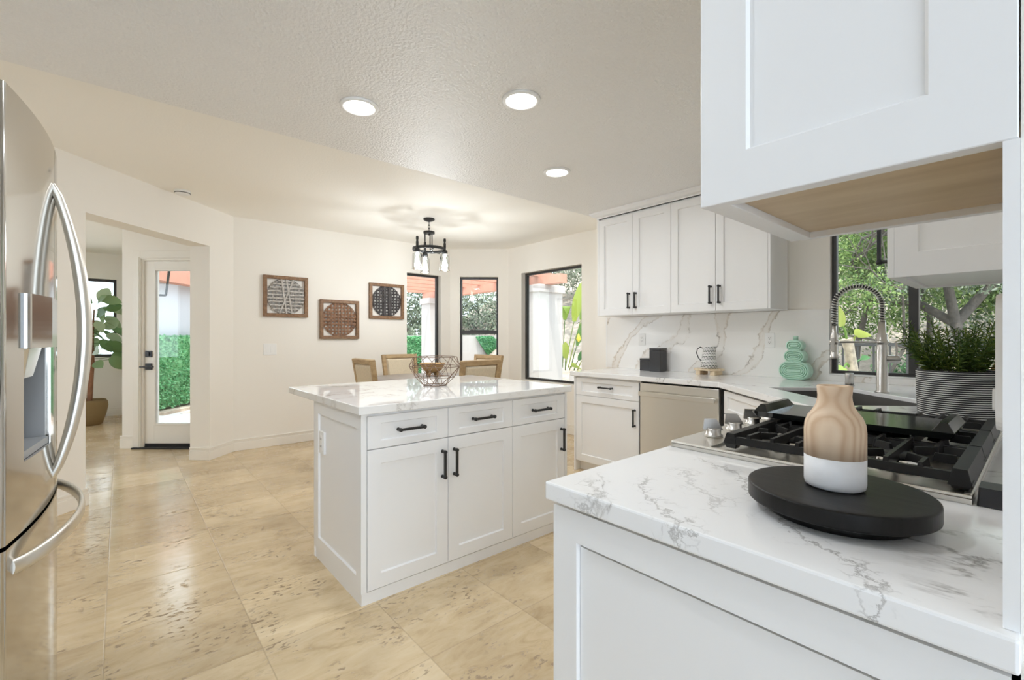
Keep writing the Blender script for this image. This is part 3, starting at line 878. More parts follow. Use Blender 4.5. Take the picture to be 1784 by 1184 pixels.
# pergola: beams, joists and two stucco columns
pg = thing('pergola', 'terracotta painted timber pergola on pale stucco columns outside the dining windows', 'pergola', (-8.2, 4.5, -0.07))
for i, x in enumerate(np.arange(-6.2, -10.4, -0.6)):
    obj('joist', MB().box(x - 0.05, x + 0.05, 1.7, 6.35, 2.36, 2.45), M['terra'], pg)
obj('beam', MB().box(-10.45, -5.6, 5.92, 6.1, 2.2, 2.36), M['terra'], pg)
for (x, y, w) in ((-10.06, 6.0, 0.42), (-6.32, 6.12, 0.62)):
    c = obj('column', MB().box(x - w / 2, x + w / 2, y - w / 2, y + w / 2, -0.07, 2.2), M['stucco'], pg, 0.01)
    obj('capital', MB().box(x - w / 2 - 0.035, x + w / 2 + 0.035, y - w / 2 - 0.035, y + w / 2 + 0.035, 2.06, 2.2), M['stucco'], c, 0.012)
# low planter outside the dining window
pt = thing('planter_box', 'low slatted timber planter with a white cap outside the wide dining window', 'planter', (-4.9, 7.5, -0.07))
mp_ = T(-4.9, 7.5, 0, math.radians(18))
obj('planter_side', MB().box(-1.3, 1.3, -0.35, 0.35, -0.07, 0.36, mp_), M['planterwood'], pt)
obj('planter_cap', MB().box(-1.36, 1.36, -0.42, -0.22, 0.36, 0.5, mp_).box(-1.36, 1.36, 0.22, 0.42, 0.36, 0.5, mp_), M['stucco'], pt)


def branchy(mb, rng, base, top, r0, levels=3, spread=0.6):
    """Recursive forked trunk; returns tip points."""
    tips = []

    def grow(p, d, ln, r, lv):
        q_ = p + d * ln
        mid = p + d * ln * 0.5 + Vector(rng.normal(size=3)) * ln * 0.07
        mb.tube([p, mid, q_], [r, r * 0.85, r * 0.65], 6)
        if lv == 0:
            tips.append(q_)
            return
        for _ in range(3 if lv > 1 else 2):
            nd = (d + Vector(rng.normal(size=3)) * spread)
            nd.z = abs(nd.z) * 0.7 + 0.15
            grow(q_, nd.normalized(), ln * 0.68, r * 0.6, lv - 1)
    b_, t_ = Vector(base), Vector(top)
    d = t_ - b_
    grow(b_, d.normalized(), d.length, r0, levels)
    return tips


def tree(name, label, base, trunk_h, r0, blobs, n, size, mat, seed, lean=(0, 0), group=None, levels=3, cat='tree'):
    rng = np.random.default_rng(seed)
    th = thing(name, label, cat, base, group)
    mb = MB()
    branchy(mb, rng, base, (base[0] + lean[0], base[1] + lean[1], base[2] + trunk_h), r0, levels)
    obj('trunk', mb, M['bark'], th)
    V, F = cloud(rng, [((base[0] + c[0], base[1] + c[1], base[2] + c[2]), r) for c, r in blobs], n, size, 0.42, 0.25)
    leaves_obj('crown', V, F, mat, th)
    return th


def rblobs(seed, k, cx_, cz, rx, rz, ry=None):
    rg = np.random.default_rng(seed)
    ry = ry or rx
    return [((rg.uniform(-1, 1) * rx, rg.uniform(-1, 1) * ry, cz + rg.uniform(-1, 1) * rz), (rx * 0.5, ry * 0.5, rz * 0.5)) for _ in range(k)]


tg = 'trees beyond the garden walls'
tree('bushy_tree', 'grey-green tree behind the low wall, seen through the window beside the dark round wall basket', (-16.6, 8.4, -0.1), 1.0, 0.12, rblobs(11, 14, 0, 2.2, 2.6, 1.9), 26000, 0.13, M['olive'], 21, group=tg)
tree('bushy_tree', 'silvery tree filling the top half of the double-hung bay window', (-16.4, 12.6, 0.9), 1.0, 0.12, rblobs(12, 14, 0, 1.6, 2.9, 2.2), 28000, 0.13, M['olive'], 22, group=tg)
tree('bushy_tree', 'pale tree on the slope behind the broad-leaved plant, seen in the wide dining window', (-8.6, 12.6, 1.4), 1.0, 0.12, rblobs(13, 13, 0, 1.9, 3.0, 2.4), 22000, 0.12, M['olive'], 23, group=tg)
tree('bushy_tree', 'dark green tree at the far left of the slope outside', (-12.0, 14.5, 2.6), 1.0, 0.12, rblobs(14, 8, 0, 1.9, 2.6, 1.8), 7000, 0.17, M['tree'], 24, group=tg)
# kitchen window view: slope trees and shrubs
sg = 'trees on the slope behind the kitchen window'
tree('slope_tree', 'light green leafy tree behind the tall kitchen faucet', (-1.9, 8.4, 0.3), 1.5, 0.05, rblobs(31, 14, 0, 2.3, 1.0, 1.2), 22000, 0.05, M['tree'], 31, (0.2, 0), sg, 5)
tree('slope_tree', 'light green leafy tree with thin crossing branches behind the middle bar of the kitchen window', (-1.15, 9.3, 0.7), 1.6, 0.05, rblobs(32, 12, 0, 2.0, 1.0, 1.0), 13000, 0.05, M['tree'], 32, (-0.2, 0), sg, 5)
tree('slope_tree', 'grey forked tree behind the potted sprigs in the right kitchen pane', (-0.50, 7.9, 0.05), 1.35, 0.10, rblobs(33, 10, 0, 2.5, 0.9, 0.6), 10000, 0.05, M['olive'], 33, (-0.25, 0.2), sg, 4)
tree('slope_tree', 'dense grey-green tree at the upper right of the kitchen window', (0.5, 9.6, 0.8), 1.4, 0.07, rblobs(34, 12, 0, 1.7, 1.3, 1.3), 17000, 0.055, M['olive'], 34, (-0.1, 0.1), sg)
tree('slope_tree', 'thin leaning bare-branched sapling behind the iron fence, left of the window bar', (-1.45, 7.35, -0.05), 1.15, 0.03, rblobs(36, 8, 0, 1.9, 0.55, 0.6), 3500, 0.045, M['tree'], 36, (0.3, 0.1), sg, 5)
tree('slope_tree', 'green tree far up the slope behind the kitchen window', (-2.4, 12.0, 1.7), 1.4, 0.07, rblobs(35, 12, 0, 2.0, 2.0, 1.6), 15000, 0.085, M['tree'], 35, (0, 0), sg)
for i, (x, y, r, n, lb) in enumerate(((-2.3, 7.5, 0.55, 2600, 'low green shrub behind the iron fence, left of the faucet'), (-1.35, 7.6, 0.5, 2200, 'low green shrub behind the iron fence, right of the faucet post'),
                                   (-0.75, 7.3, 0.5, 2600, 'rounded green shrub behind the iron fence, seen in the right pane'), (0.1, 7.5, 0.6, 2600, 'green shrub behind the iron fence at the right edge of the kitchen window'))):
    rg = np.random.default_rng(50 + i)
    V, F = cloud(rg, [((x, y, 0.25), (r, r * 0.7, 0.62)), ((x + 0.2, y, 0.6), (r * 0.6, r * 0.5, 0.5))], n * 2, 0.05, 0.45, 0.3)
    tag(leaves_obj('shrub', V, F, M['shrub']), lb, 'shrub', 'shrubs along the iron fence')
fn = thing('iron_fence', 'thin dark iron fence across the foot of the slope outside the kitchen window', 'fence', (-1.2, 6.9, -0.1))
obj('rail', MB().box(-3.0, 2.5, 6.88, 6.92, 1.12, 1.16), M['bronze'], fn)
obj('rail', MB().box(-3.0, 2.5, 6.88, 6.92, 0.10, 0.13), M['bronze'], fn)
mb = MB()
for k in range(35):
    obj('baluster', MB().box(-2.9 + k * 0.155 - 0.009, -2.9 + k * 0.155 + 0.009, 6.891, 6.909, -0.1, 1.12), M['bronze'], fn)


def paddle(P0, d, ln, wd, nrm, droop, nseg=7):
    """One broad paddle leaf as a strip of quads with a midrib fold."""
    V, F = [], []
    P0, d, nrm = Vector(P0), Vector(d).normalized(), Vector(nrm).normalized()
    s = d.cross(nrm).normalized()
    for i in range(nseg + 1):
        t = i / nseg
        w = wd * math.sin(PI * min(1, 0.06 + t * 0.94)) ** 0.75 * (1 - 0.25 * t)
        c = P0 + d * ln * t + Vector((0, 0, -droop * ln * t * t))
        V += [c - s * w / 2 + nrm * w * 0.14, c, c + s * w / 2 + nrm * w * 0.14]
    for i in range(nseg):
        a = i * 3
        F += [(a, a + 1, a + 4, a + 3), (a + 1, a + 2, a + 5, a + 4)]
    return V, F


def tropical(name, label, base, stems, trunk=None, seed=3, flowers=()):
    rng = np.random.default_rng(seed)
    th = thing(name, label, 'plant', base)
    if trunk:
        mb = MB(); mb.tube(trunk, [0.055, 0.05, 0.042, 0.05][:len(trunk)], 9); obj('trunk', mb, M['bark_pale'], th)
    for (a, b_, ln, wd, drp) in stems:
        a, b_ = Vector(a), Vector(b_)
        mid = (a + b_) / 2 + Vector((0, 0, 0.04))
        d = (b_ - mid).normalized() + Vector((0, 0, 0.15))
        nr = Vector((-b_.x, -b_.y, 0.35)).normalized()
        nr = (nr - d * nr.dot(d) / d.length_squared)
        V, F = paddle(b_, d, ln, wd, nr, drp)
        mb = MB(); mb.add(V, F, None, True)
        lf = obj('leaf', mb, M['banana'], th)
        st = MB(); st.tube([a, mid, b_ + (b_ - mid) * 0.02], [0.012, 0.01, 0.007], 6)
        obj('stalk', st, M['banana'], lf)
    for f in flowers:
        obj('flower', MB().lathe([(0.0, -0.05), (0.05, 0.02), (0.02, 0.1), (0.0, 0.14)], 8, f), M['flower'], th)
    return th


def at(x, y, dep):
    """World point seen at picture position (x, y), at depth dep along the optical axis."""
    return FV * dep + RV * ((x - CXP) / FPX * dep) + Vector((0, 0, CAMH + (CYP - y) / FPX * dep))


b0 = at(1481, 700, 4.3); b0.z = -0.07
tropical('banana_plant', 'young banana plant with a pale trunk and lime leaves behind the faucet', b0,
         [(at(1477, 600, 4.3), at(1468, 568, 4.3), 0.27, 0.12, 0.0), (at(1484, 606, 4.3), at(1492, 585, 4.25), 0.2, 0.13, 0.6), (at(1480, 640, 4.3), at(1470, 640, 4.2), 0.26, 0.15, 0.5), (at(1480, 650, 4.3), at(1500, 626, 4.3), 0.1, 0.06, 0.3)],
         [b0, at(1487, 660, 4.3), at(1480, 610, 4.3), at(1475, 590, 4.3)])
b1 = at(985, 665, 9.6); b1.z = 0.3
stems = []
for (x0, y0, x1, y1, ln, wd, dr_) in ((985, 640, 1000, 548, 0.75, 0.34, 0.2), (990, 640, 1012, 545, 0.7, 0.3, 0.1), (980, 640, 984, 545, 0.7, 0.3, 0.9), (995, 640, 1005, 590, 0.6, 0.24, 0.2),
                                      (975, 640, 968, 615, 0.45, 0.25, 0.4), (985, 645, 985, 612, 0.4, 0.25, 0.3), (1000, 645, 1008, 615, 0.4, 0.24, 0.4), (978, 645, 976, 622, 0.35, 0.24, 0.3), (1006, 645, 1018, 610, 0.4, 0.25, 0.3), (992, 645, 996, 625, 0.35, 0.22, 0.5)):
    stems.append((at(x0, y0, 9.6), at(x1, y1 + 12, 9.5), ln * 1.45, wd * 0.72, dr_))
tropical('tropical_plant', 'tall broad-leaved tropical plant with yellow-green leaves outside the wide dining window', b1, stems, None, 5, [at(1008, 592, 9.4)])
# lantern on the outer entry wall
ln_ = thing('wall_lantern', 'black framed outdoor wall lantern seen through the glass entry door', 'lantern', (-7.06, 0.37, 1.75))
mb = MB()
tl, bl = 0.10, 0.065
for sx_, sy_ in ((1, 1), (1, -1), (-1, 1), (-1, -1)):
    mb.tube([(-7.06 + sx_ * bl, 0.37 + sy_ * bl, 1.74), (-7.06 + sx_ * tl, 0.37 + sy_ * tl, 2.07)], 0.009, 6)
for z, h_ in ((1.74, bl), (2.07, tl)):
    mb.tube([(-7.06 - h_, 0.37 - h_, z), (-7.06 + h_, 0.37 - h_, z), (-7.06 + h_, 0.37 + h_, z), (-7.06 - h_, 0.37 + h_, z)], 0.009, 6, closed=True)
mb.box(-7.08, -7.04, 0.17, 0.3, 2.08, 2.11).box(-7.12, -7.0, 0.17, 0.19, 1.95, 2.2)
mb.box(-7.06 - tl, -7.06 + tl, 0.37 - tl, 0.37 + tl, 2.075, 2.095)
obj('lantern_frame', mb, M['black'], ln_)
obj('lantern_glass', MB().prism([(-7.06 - bl, 0.37 - bl), (-7.06 + bl, 0.37 - bl), (-7.06 + bl, 0.37 + bl), (-7.06 - bl, 0.37 + bl)], 1.745, 2.065, None, False,
                                [(-7.06 - tl, 0.37 - tl), (-7.06 + tl, 0.37 - tl), (-7.06 + tl, 0.37 + tl), (-7.06 - tl, 0.37 + tl)]), M['jar'], ln_)

# ------------------------------------------------------------------ ceiling lights, detector, pendant
for (x, y, lb) in ((-2.335, 0.952, 'lit recessed ceiling light above the front end of the island, leftmost of three'),
                   (-1.735, 1.55, 'lit recessed ceiling light between the island and the range top, largest in the picture'),
                   (-2.32, 2.42, 'lit recessed ceiling light nearest the far wall cabinets'),
                   (-1.2, 0.2, 'added unseen fill light in the kitchen ceiling, just above the top edge of the picture'),
                   (-2.35, -0.4, 'added unseen fill light in the kitchen ceiling in front of the refrigerator')):  # last two are unseen lights, added to balance the room's brightness
    r = thing('recessed_light', lb, 'ceiling light', (x, y, ZK - 0.012), 'recessed ceiling lights')
    obj('trim_ring', MB().lathe([(0.098, 0.0115), (0.096, 0.003), (0.088, -0.002), (0.078, 0.0), (0.074, 0.008), (0.074, 0.0115)], 40, (x, y, ZK - 0.012)), M['white'], r)
    obj('diffuser', MB().lathe([(0.0, 0.004), (0.074, 0.004), (0.074, 0.0115), (0.0, 0.0115)], 40, (x, y, ZK - 0.012)), M['lamp'], r)
    ld = bpy.data.lights.new('can_light', 'AREA'); ld.shape = 'DISK'; ld.size = 0.14; ld.energy = CAN_POWER; ld.color = (0.88, 0.94, 1.0)
    lo = bpy.data.objects.new('can_light', ld); lo.location = (0, 0, -0.006); lo.parent = r; COL.objects.link(lo)

sd = thing('smoke_detector', 'small round white smoke detector on the ceiling above the entry opening', 'smoke detector', (-4.972, 0.424, ZC - 0.036))
obj('housing', MB().lathe([(0.045, 0.0), (0.056, 0.006), (0.06, 0.014), (0.06, 0.0355)], 36, (-4.972, 0.424, ZC - 0.036)), M['white'], sd)
obj('vent_slot', MB().lathe([(0.0585, 0.0085), (0.0612, 0.011), (0.0612, 0.014), (0.0595, 0.015)], 36, (-4.972, 0.424, ZC - 0.036), close=True), M['slot'], sd)

cxx, cyy = -4.39, 2.57
ch = thing('pendant_light', 'black ring pendant light with clear glass jar shades above the dining table', 'pendant light', (cxx, cyy, ZC))
obj('canopy', MB().lathe([(0.012, -0.035), (0.05, -0.022), (0.062, -0.012), (0.062, -0.0005)], 32, (cxx, cyy, ZC)), M['black'], ch)
mb = MB()
for k in range(3):
    zc_ = ZC - 0.055 - 0.034 * k
    pts = []
    for i in range(14):
        a = 2 * PI * i / 14
        px_, pz_ = 0.011 * math.cos(a), 0.024 * math.sin(a)
        pts.append((cxx + (px_ if k % 2 == 0 else 0), cyy + (px_ if k % 2 else 0), zc_ + pz_))
    mb.tube(pts, 0.0032, 6, closed=True)
obj('chain', mb, M['black'], ch)
obj('hub_plate', MB().lathe([(0.0, 0.0), (0.06, 0.0), (0.062, 0.006), (0.062, 0.024), (0.02, 0.03), (0.0, 0.032)], 32, (cxx, cyy, 2.355)).lathe([(0.0, -0.02), (0.008, -0.016), (0.008, 0.0)], 12, (cxx, cyy, 2.355)), M['black'], ch)
mb = MB()
for k in range(3):
    a = math.radians(-5 + 120 * k + 60) + YAW
    mb.tube([(cxx + 0.045 * math.cos(a), cyy + 0.045 * math.sin(a), 2.36), (cxx + 0.045 * math.cos(a), cyy + 0.045 * math.sin(a), 2.19), (cxx + 0.06 * math.cos(a), cyy + 0.06 * math.sin(a), 2.16), (cxx + 0.17 * math.cos(a), cyy + 0.17 * math.sin(a), 2.165)], 0.0065, 8)
obj('stem_rods', mb, M['black'], ch)
obj('ring', MB().lathe([(0.170, 2.170), (0.178, 2.170), (0.178, 2.20), (0.170, 2.20)], 48, (cxx, cyy, 0), close=True), M['black'], ch)
for k in range(3):
    a = math.radians(-5 + 120 * k) + YAW
    x, y = cxx + 0.174 * math.cos(a), cyy + 0.174 * math.sin(a)
    obj('socket', MB().lathe([(0.0, 0.145), (0.013, 0.143), (0.015, 0.12), (0.01, 0.1), (0.014, 0.085), (0.014, 0.02), (0.03, 0.01), (0.032, -0.03), (0.022, -0.03), (0.022, -0.055), (0.0, -0.055)], 20, (x, y, 2.155)), M['black'], ch)
    sh = obj('glass_shade', MB().lathe([(0.030, -0.02), (0.046, -0.028), (0.052, -0.05), (0.056, -0.20), (0.058, -0.205), (0.054, -0.205), (0.050, -0.05), (0.044, -0.031), (0.030, -0.023)], 28, (x, y, 2.155), close=True), M['jar'], ch)
    obj('bulb', MB().lathe([(0.0, -0.165), (0.016, -0.155), (0.024, -0.13), (0.020, -0.10), (0.011, -0.07), (0.011, -0.055), (0.0, -0.055)], 18, (x, y, 2.155)), M['bulb'], ch)
    pl = bpy.data.lights.new('bulb_light', 'POINT'); pl.energy = PENDANT_POWER; pl.shadow_soft_size = 0.06; pl.color = (0.95, 0.97, 1.0)
    po = bpy.data.objects.new('bulb_light', pl); po.location = (x - cxx, y - cyy, 2.155 - 0.185 - ZC); po.parent = ch; COL.objects.link(po)

# ------------------------------------------------------------------ cabinet helpers
RX, RNY, RNX = PI / 2, 0.0, -PI / 2       # panels facing +X, -Y, -X


def pull(name, parent, mat4, ln, vertical=False):
    """Black bar pull centred on the local origin, standing off to -y."""
    mb = MB()
    R_ = mat4 @ (Matrix.Rotation(-PI / 2, 4, 'Y') if vertical else Matrix.Identity(4))
    e = ln / 2
    mb.box(-e - 0.008, e + 0.008, -0.035, -0.023, -0.006, 0.006, R_)
    for s in (-1, 1):
        c = R_ @ Matrix.Translation((s * e, 0, 0)) @ Matrix.Rotation(PI / 2, 4, 'X')
        mb.lathe([(0.009, 0.0), (0.009, 0.004), (0.0065, 0.008), (0.0065, 0.025)], 14, (0, 0, 0), c)
        mb.lathe([(0.0085, 0.020), (0.0095, 0.023), (0.0095, 0.035), (0.006, 0.038), (0.0, 0.038)], 14, (0, 0, 0), c)
    return obj(name, mb, M['black'], parent, 0.0015)


# ------------------------------------------------------------------ island
IX, IY0, IY1 = -2.013, 0.829, 2.195
isl = thing('kitchen_island', 'white shaker island cabinet with three drawers over three doors under the quartz top', 'island', (-2.31, 1.5, 0))
obj('carcass', MB().box(-2.655, IX - 0.0195, IY0 + 0.02, IY1 - 0.02, 0.06, 0.871), M['cab'], isl)
obj('plinth', MB().box(-2.66, IX - 0.006, IY0 + 0.004, IY1, 0.0, 0.055), M['cab'], isl)
ep = obj('end_panel', MB().shaker(0.645, 0.812, T(-2.66, IY0, 0.058), st=0.058, rail=0.066, rc=0.010).box(-2.015 - 0.001, IX - 0.001, IY0 + 0.0002, IY0 + 0.026, 0.058, 0.870), M['cab'], isl)
obj('end_panel', MB().box(-2.66, IX, IY1 - 0.02, IY1, 0.058, 0.870), M['cab'], isl, 0.001)
obj('back_panel', MB().box(-2.675, -2.656, IY0, IY1, 0.0, 0.870), M['cab'], isl, 0.001)
spans = [(0.858, 1.290), (1.2935, 1.730), (1.7335, 2.172)]
for i, (a, b_) in enumerate(spans):
    d = obj('drawer', MB().shaker(b_ - a, 0.150, T(IX, a, 0.7075, RX), st=0.066, rail=0.034, rc=0.009), M['cab'], isl)
    pull('drawer_handle', d, T(IX, (a + b_) / 2, 0.784, RX), 0.128)
    d = obj('door', MB().shaker(b_ - a, 0.643, T(IX, a, 0.060, RX), st=0.066, rail=0.066, rc=0.010), M['cab'], isl)
    hy = (b_ - 0.034) if i != 1 else (a + 0.034)
    pull('door_handle', d, T(IX, hy, 0.575, RX), 0.128, True)
io = obj('outlet', MB().box(-2.586, -2.512, IY0 - 0.001, IY0 + 0.0105, 0.594, 0.712).box(-2.566, -2.532, IY0 - 0.003, IY0 - 0.001, 0.612, 0.694), M['white'], isl, 0.001)
obj('slot', MB().box(-2.558, -2.554, IY0 - 0.0036, IY0 - 0.003, 0.668, 0.68).box(-2.545, -2.541, IY0 - 0.0036, IY0 - 0.003, 0.668, 0.68).box(-2.558, -2.554, IY0 - 0.0036, IY0 - 0.003, 0.628, 0.64).box(-2.545, -2.541, IY0 - 0.0036, IY0 - 0.003, 0.628, 0.64), M['slot'], io)
it = obj('island_worktop', MB().box(-3.115, -1.997, 0.812, 2.222, 0.8715, 0.91), M['qisl'], None, 0.003)
tag(it, 'polished white quartz top of the island, overhanging toward the dining table', 'worktop')

# ------------------------------------------------------------------ L-shaped run: cabinets
CT, CB = 0.91, 0.871
ncb = thing('base_cabinet', 'white base cabinet with a large recessed end panel nearest the camera', 'cabinet', (-0.36, 0.95, 0))
mb = MB()
zt2 = CB - 0.010
mb.box(-0.695, -0.630, 0.715, 0.734, 0.0, zt2).box(-0.090, -0.024, 0.715, 0.734, 0.0, zt2)
mb.box(-0.630, -0.090, 0.715, 0.734, 0.797, zt2).box(-0.630, -0.090, 0.715, 0.734, 0.0, 0.062)
obj('end_frame', mb, M['cab'], ncb)
obj('end_panel', MB().box(-0.628, -0.092, 0.726, 0.733, 0.064, 0.787), M['cab'], ncb)
obj('carcass', MB().box(-0.677, -0.031, 0.775, 1.185, 0.0, 0.84).box(-0.677, -0.031, 0.95, 1.185, 0.84, CB), M['cab'], ncb)
dd = obj('door', MB().shaker(0.43, 0.77, T(-0.697, 1.178, 0.10, RNX)), M['cab'], ncb)
pull('door_handle', dd, T(-0.697, 0.80, 0.78, RNX), 0.128, True)
rcb = thing('base_cabinet', 'white base cabinet under the black and steel range top', 'cabinet', (-0.36, 1.65, 0))
obj('carcass', MB().box(-0.677, -0.031, 1.19, 2.10, 0.0, CB), M['cab'], rcb)
for a in (1.643, 2.098):
    dd = obj('door', MB().shaker(0.452, 0.77, T(-0.697, a, 0.09, RNX)), M['cab'], rcb)
    pull('door_handle', dd, T(-0.697, a - (0.41 if a < 2 else 0.04), 0.76, RNX), 0.128, True)

ccb = thing('corner_cabinet', 'white diagonal corner cabinet with a recessed front under the sink', 'cabinet', (-0.9, 2.9, 0))
obj('carcass', MB().prism([(-0.68, 2.105), (-0.031, 2.105), (-0.031, 3.86), (-1.45, 3.86), (-1.45, 3.215), (-0.68, 2.43)], 0.0, 0.66).box(-0.68, -0.031, 2.105, 2.40, 0.66, CB).box(-1.45, -1.25, 3.30, 3.86, 0.66, CB), M['cab'], ccb)
mdg2 = T(-1.4515, 3.173, 0, -PI / 4)
obj('false_front', MB().shaker(1.03, 0.155, mdg2 @ Matrix.Translation((0.008, 0, 0.700)), st=0.055, rail=0.036), M['cab'], ccb)
for a in (0.008, 0.525):
    dd = obj('door', MB().shaker(0.513, 0.60, mdg2 @ Matrix.Translation((a, 0, 0.095))), M['cab'], ccb)
    pull('door_handle', dd, mdg2 @ Matrix.Translation((a + (0.48 if a < 0.1 else 0.033), 0, 0.60)), 0.128, True)

dw = thing('dishwasher', 'stainless steel dishwasher with a flat bar handle beside the corner cabinet', 'dishwasher', (-1.81, 3.5, 0))
obj('tub', MB().box(-2.135, -1.475, 3.235, 3.83, 0.09, 0.862), M['slot'], dw)
obj('door', MB().box(-2.132, -1.492, 3.19, 3.234, 0.10, 0.857), M['steel'], dw, 0.004)
obj('toe_panel', MB().box(-2.132, -1.492, 3.26, 3.30, 0.0, 0.088), M['slot'], dw)
mb = MB().box(-2.118, -1.505, 3.142, 3.154, 0.758, 0.795)
for x in (-2.10, -1.525):
    mb.box(x - 0.01, x + 0.01, 3.154, 3.19, 0.765, 0.788)
obj('handle', mb, M['steel'], dw, 0.003)

lcb = thing('base_cabinet', 'white base cabinet with one drawer over one door, left of the dishwasher', 'cabinet', (-2.5, 3.5, 0))
obj('carcass', MB().box(-2.828, -2.14, 3.22, 3.86, 0.09, CB), M['cab'], lcb)
obj('plinth', MB().box(-2.826, -2.145, 3.27, 3.86, 0.0, 0.09), M['cab'], lcb)
obj('side_panel', MB().box(-2.848, -2.829, 3.2, 3.86, 0.0, CB), M['cab'], lcb, 0.001)
d = obj('drawer', MB().shaker(0.672, 0.155, T(-2.822, 3.2, 0.700), st=0.062, rail=0.036), M['cab'], lcb)
pull('drawer_handle', d, T(-2.478, 3.2, 0.785), 0.128)
d = obj('door', MB().shaker(0.672, 0.598, T(-2.822, 3.2, 0.098), st=0.062), M['cab'], lcb)
pull('door_handle', d, T(-2.186, 3.2, 0.563), 0.128, True)

# worktop in one L-shaped slab, with the sink cut out
SKO = Vector((-1.135, 3.095, 0))                       # left front corner of the sink opening
sxd, syd = Vector((1, -1, 0)).normalized(), Vector((1, 1, 0)).normalized()
SKW, SKD = 0.78, 0.47
hole = [SKO, SKO + sxd * SKW, SKO + sxd * SKW + syd * SKD, SKO + syd * SKD]
bm = bmesh.new()
outer = [(-0.706, 0.699), (-0.0166, 0.699), (-0.0166, 3.899), (-2.875, 3.899), (-2.875, 3.172), (-1.485, 3.172), (-0.706, 2.393)]
vo = [bm.verts.new((p[0], p[1], CT)) for p in outer]
vh = [bm.verts.new((p.x, p.y, CT)) for p in hole]
ed = [bm.edges.new((vo[i], vo[(i + 1) % len(vo)])) for i in range(len(vo))] + [bm.edges.new((vh[i], vh[(i + 1) % 4])) for i in range(4)]
bmesh.ops.triangle_fill(bm, edges=ed, use_beauty=True)
kill = []
for f_ in bm.faces:
    c_ = f_.calc_center_median() - SKO
    c_.z = 0
    if -1e-4 < c_.dot(sxd) < SKW + 1e-4 and -1e-4 < c_.dot(syd) < SKD + 1e-4:
        kill.append(f_)
bmesh.ops.delete(bm, geom=kill, context='FACES_ONLY')
g = bmesh.ops.extrude_face_region(bm, geom=list(bm.faces))
bmesh.ops.translate(bm, vec=(0, 0, CB - CT + 0.0005), verts=[v for v in g['geom'] if isinstance(v, bmesh.types.BMVert)])
bmesh.ops.recalc_face_normals(bm, faces=bm.faces)
mb = MB(); bm.verts.index_update()
mb.add([v.co.copy() for v in bm.verts], [tuple(v.index for v in f.verts) for f in bm.faces])
bm.free()
wt = obj('worktop', mb, M['qtop'], None, 0.004, (0, 0, 0))
tag(wt, 'white veined quartz worktop running from the near range end round the corner sink', 'worktop')

# backsplash slabs and their visible polished edges
mb = MB().box(-3.0, -1.016, 3.885, 3.899, CT + 0.0005, 1.428).box(-1.016, -0.031, 3.885, 3.899, CT + 0.0005, 0.952)
bs = struct('backsplash', mb, M['splash'])
mb = MB().box(-0.030, -0.0172, 0.716, 3.884, CT + 0.0005, 1.4295)
struct('backsplash_range', mb, M['qtop'])
struct('window_sill', MB().box(-1.016, -0.10, 3.884, 3.945, 0.953, 0.962), M['white'], bevel=0.002)
struct('trim_1', MB().box(-3.012, -3.0, 3.884, 3.8995, CT + 0.0005, 1.428), M['white'])

# sink
sk = thing('sink', 'undermount steel sink basin set across the corner of the worktop', 'sink', SKO + sxd * SKW / 2 + syd * SKD / 2 + Vector((0, 0, 0.67)))
ms = T(SKO.x, SKO.y, 0, -PI / 4)
mb = MB()
zt_, zb_ = CB - 0.0005, 0.67
zt_ = 0.8895
q_ = 0.0008
mb.box(q_, SKW - q_, q_, SKD - q_, zb_ - 0.004, zb_, ms)
for a in ((q_, 0.008, q_, SKD - q_), (SKW - 0.008, SKW - q_, q_, SKD - q_), (0.008, SKW - 0.008, q_, 0.008), (0.008, SKW - 0.008, SKD - 0.008, SKD - q_)):
    mb.box(*a, zb_, zt_, ms)
obj('basin', mb, M['sink'], sk)
obj('drain', MB().lathe([(0.0, 0.003), (0.03, 0.003), (0.05, 0.006), (0.055, 0.0)], 24, (0, 0, 0), ms @ Matrix.Translation((SKW / 2, SKD * 0.6, zb_))), M['chrome'], sk)

# faucet: post, spring hose arch, docking arm, spray head, lever
fx_ = Vector((-0.603, 3.275, 0))
fc = thing('faucet', 'tall spring-neck steel kitchen faucet in front of the window', 'faucet', (fx_.x, fx_.y, CT))
obj('post', MB().lathe([(0.034, 0.0), (0.034, 0.006), (0.027, 0.012), (0.0265, 0.24), (0.025, 0.245), (0.025, 0.33), (0.019, 0.335), (0.017, 0.40), (0.0, 0.40)], 28, (fx_.x, fx_.y, CT)), M['nickel'], fc)
sdir = Vector((-0.86, -0.50, 0)).normalized()          # spout reaches over the basin
R_a = 0.115
arc, coil = [], []
z_s = CT + 0.40
n_t = 150
def neck(t):
    L1, L2 = 0.09, PI * R_a
    Lt = L1 + L2 + 0.10
    s = t * Lt
    if s < L1:
        return fx_ + Vector((0, 0, z_s + s))
    s -= L1
    if s < L2:
        a = s / R_a
        return fx_ + sdir * (R_a - R_a * math.cos(a)) + Vector((0, 0, z_s + L1 + R_a * math.sin(a)))
    s -= L2
    return fx_ + sdir * (2 * R_a) + Vector((0, 0, z_s + L1 - s))
arc = [neck(i / 60) for i in range(61)]
obj('hose', MB().tube(arc, 0.0085, 10), M['slot'], fc)
side = sdir.cross(Vector((0, 0, 1)))
turns = 38
for i in range(turns * 12 + 1):
    t = i / (turns * 12)
    p = neck(t); tn = (neck(min(1, t + 0.004)) - neck(max(0, t - 0.004))).normalized()
    nn = side.cross(tn)
    a = 2 * PI * turns * t
    coil.append(p + (side * math.cos(a) + nn * math.sin(a)) * 0.0145)
obj('spring', MB().tube(coil, 0.0031, 5), M['nickel'], fc)
tip = fx_ + sdir * (2 * R_a)
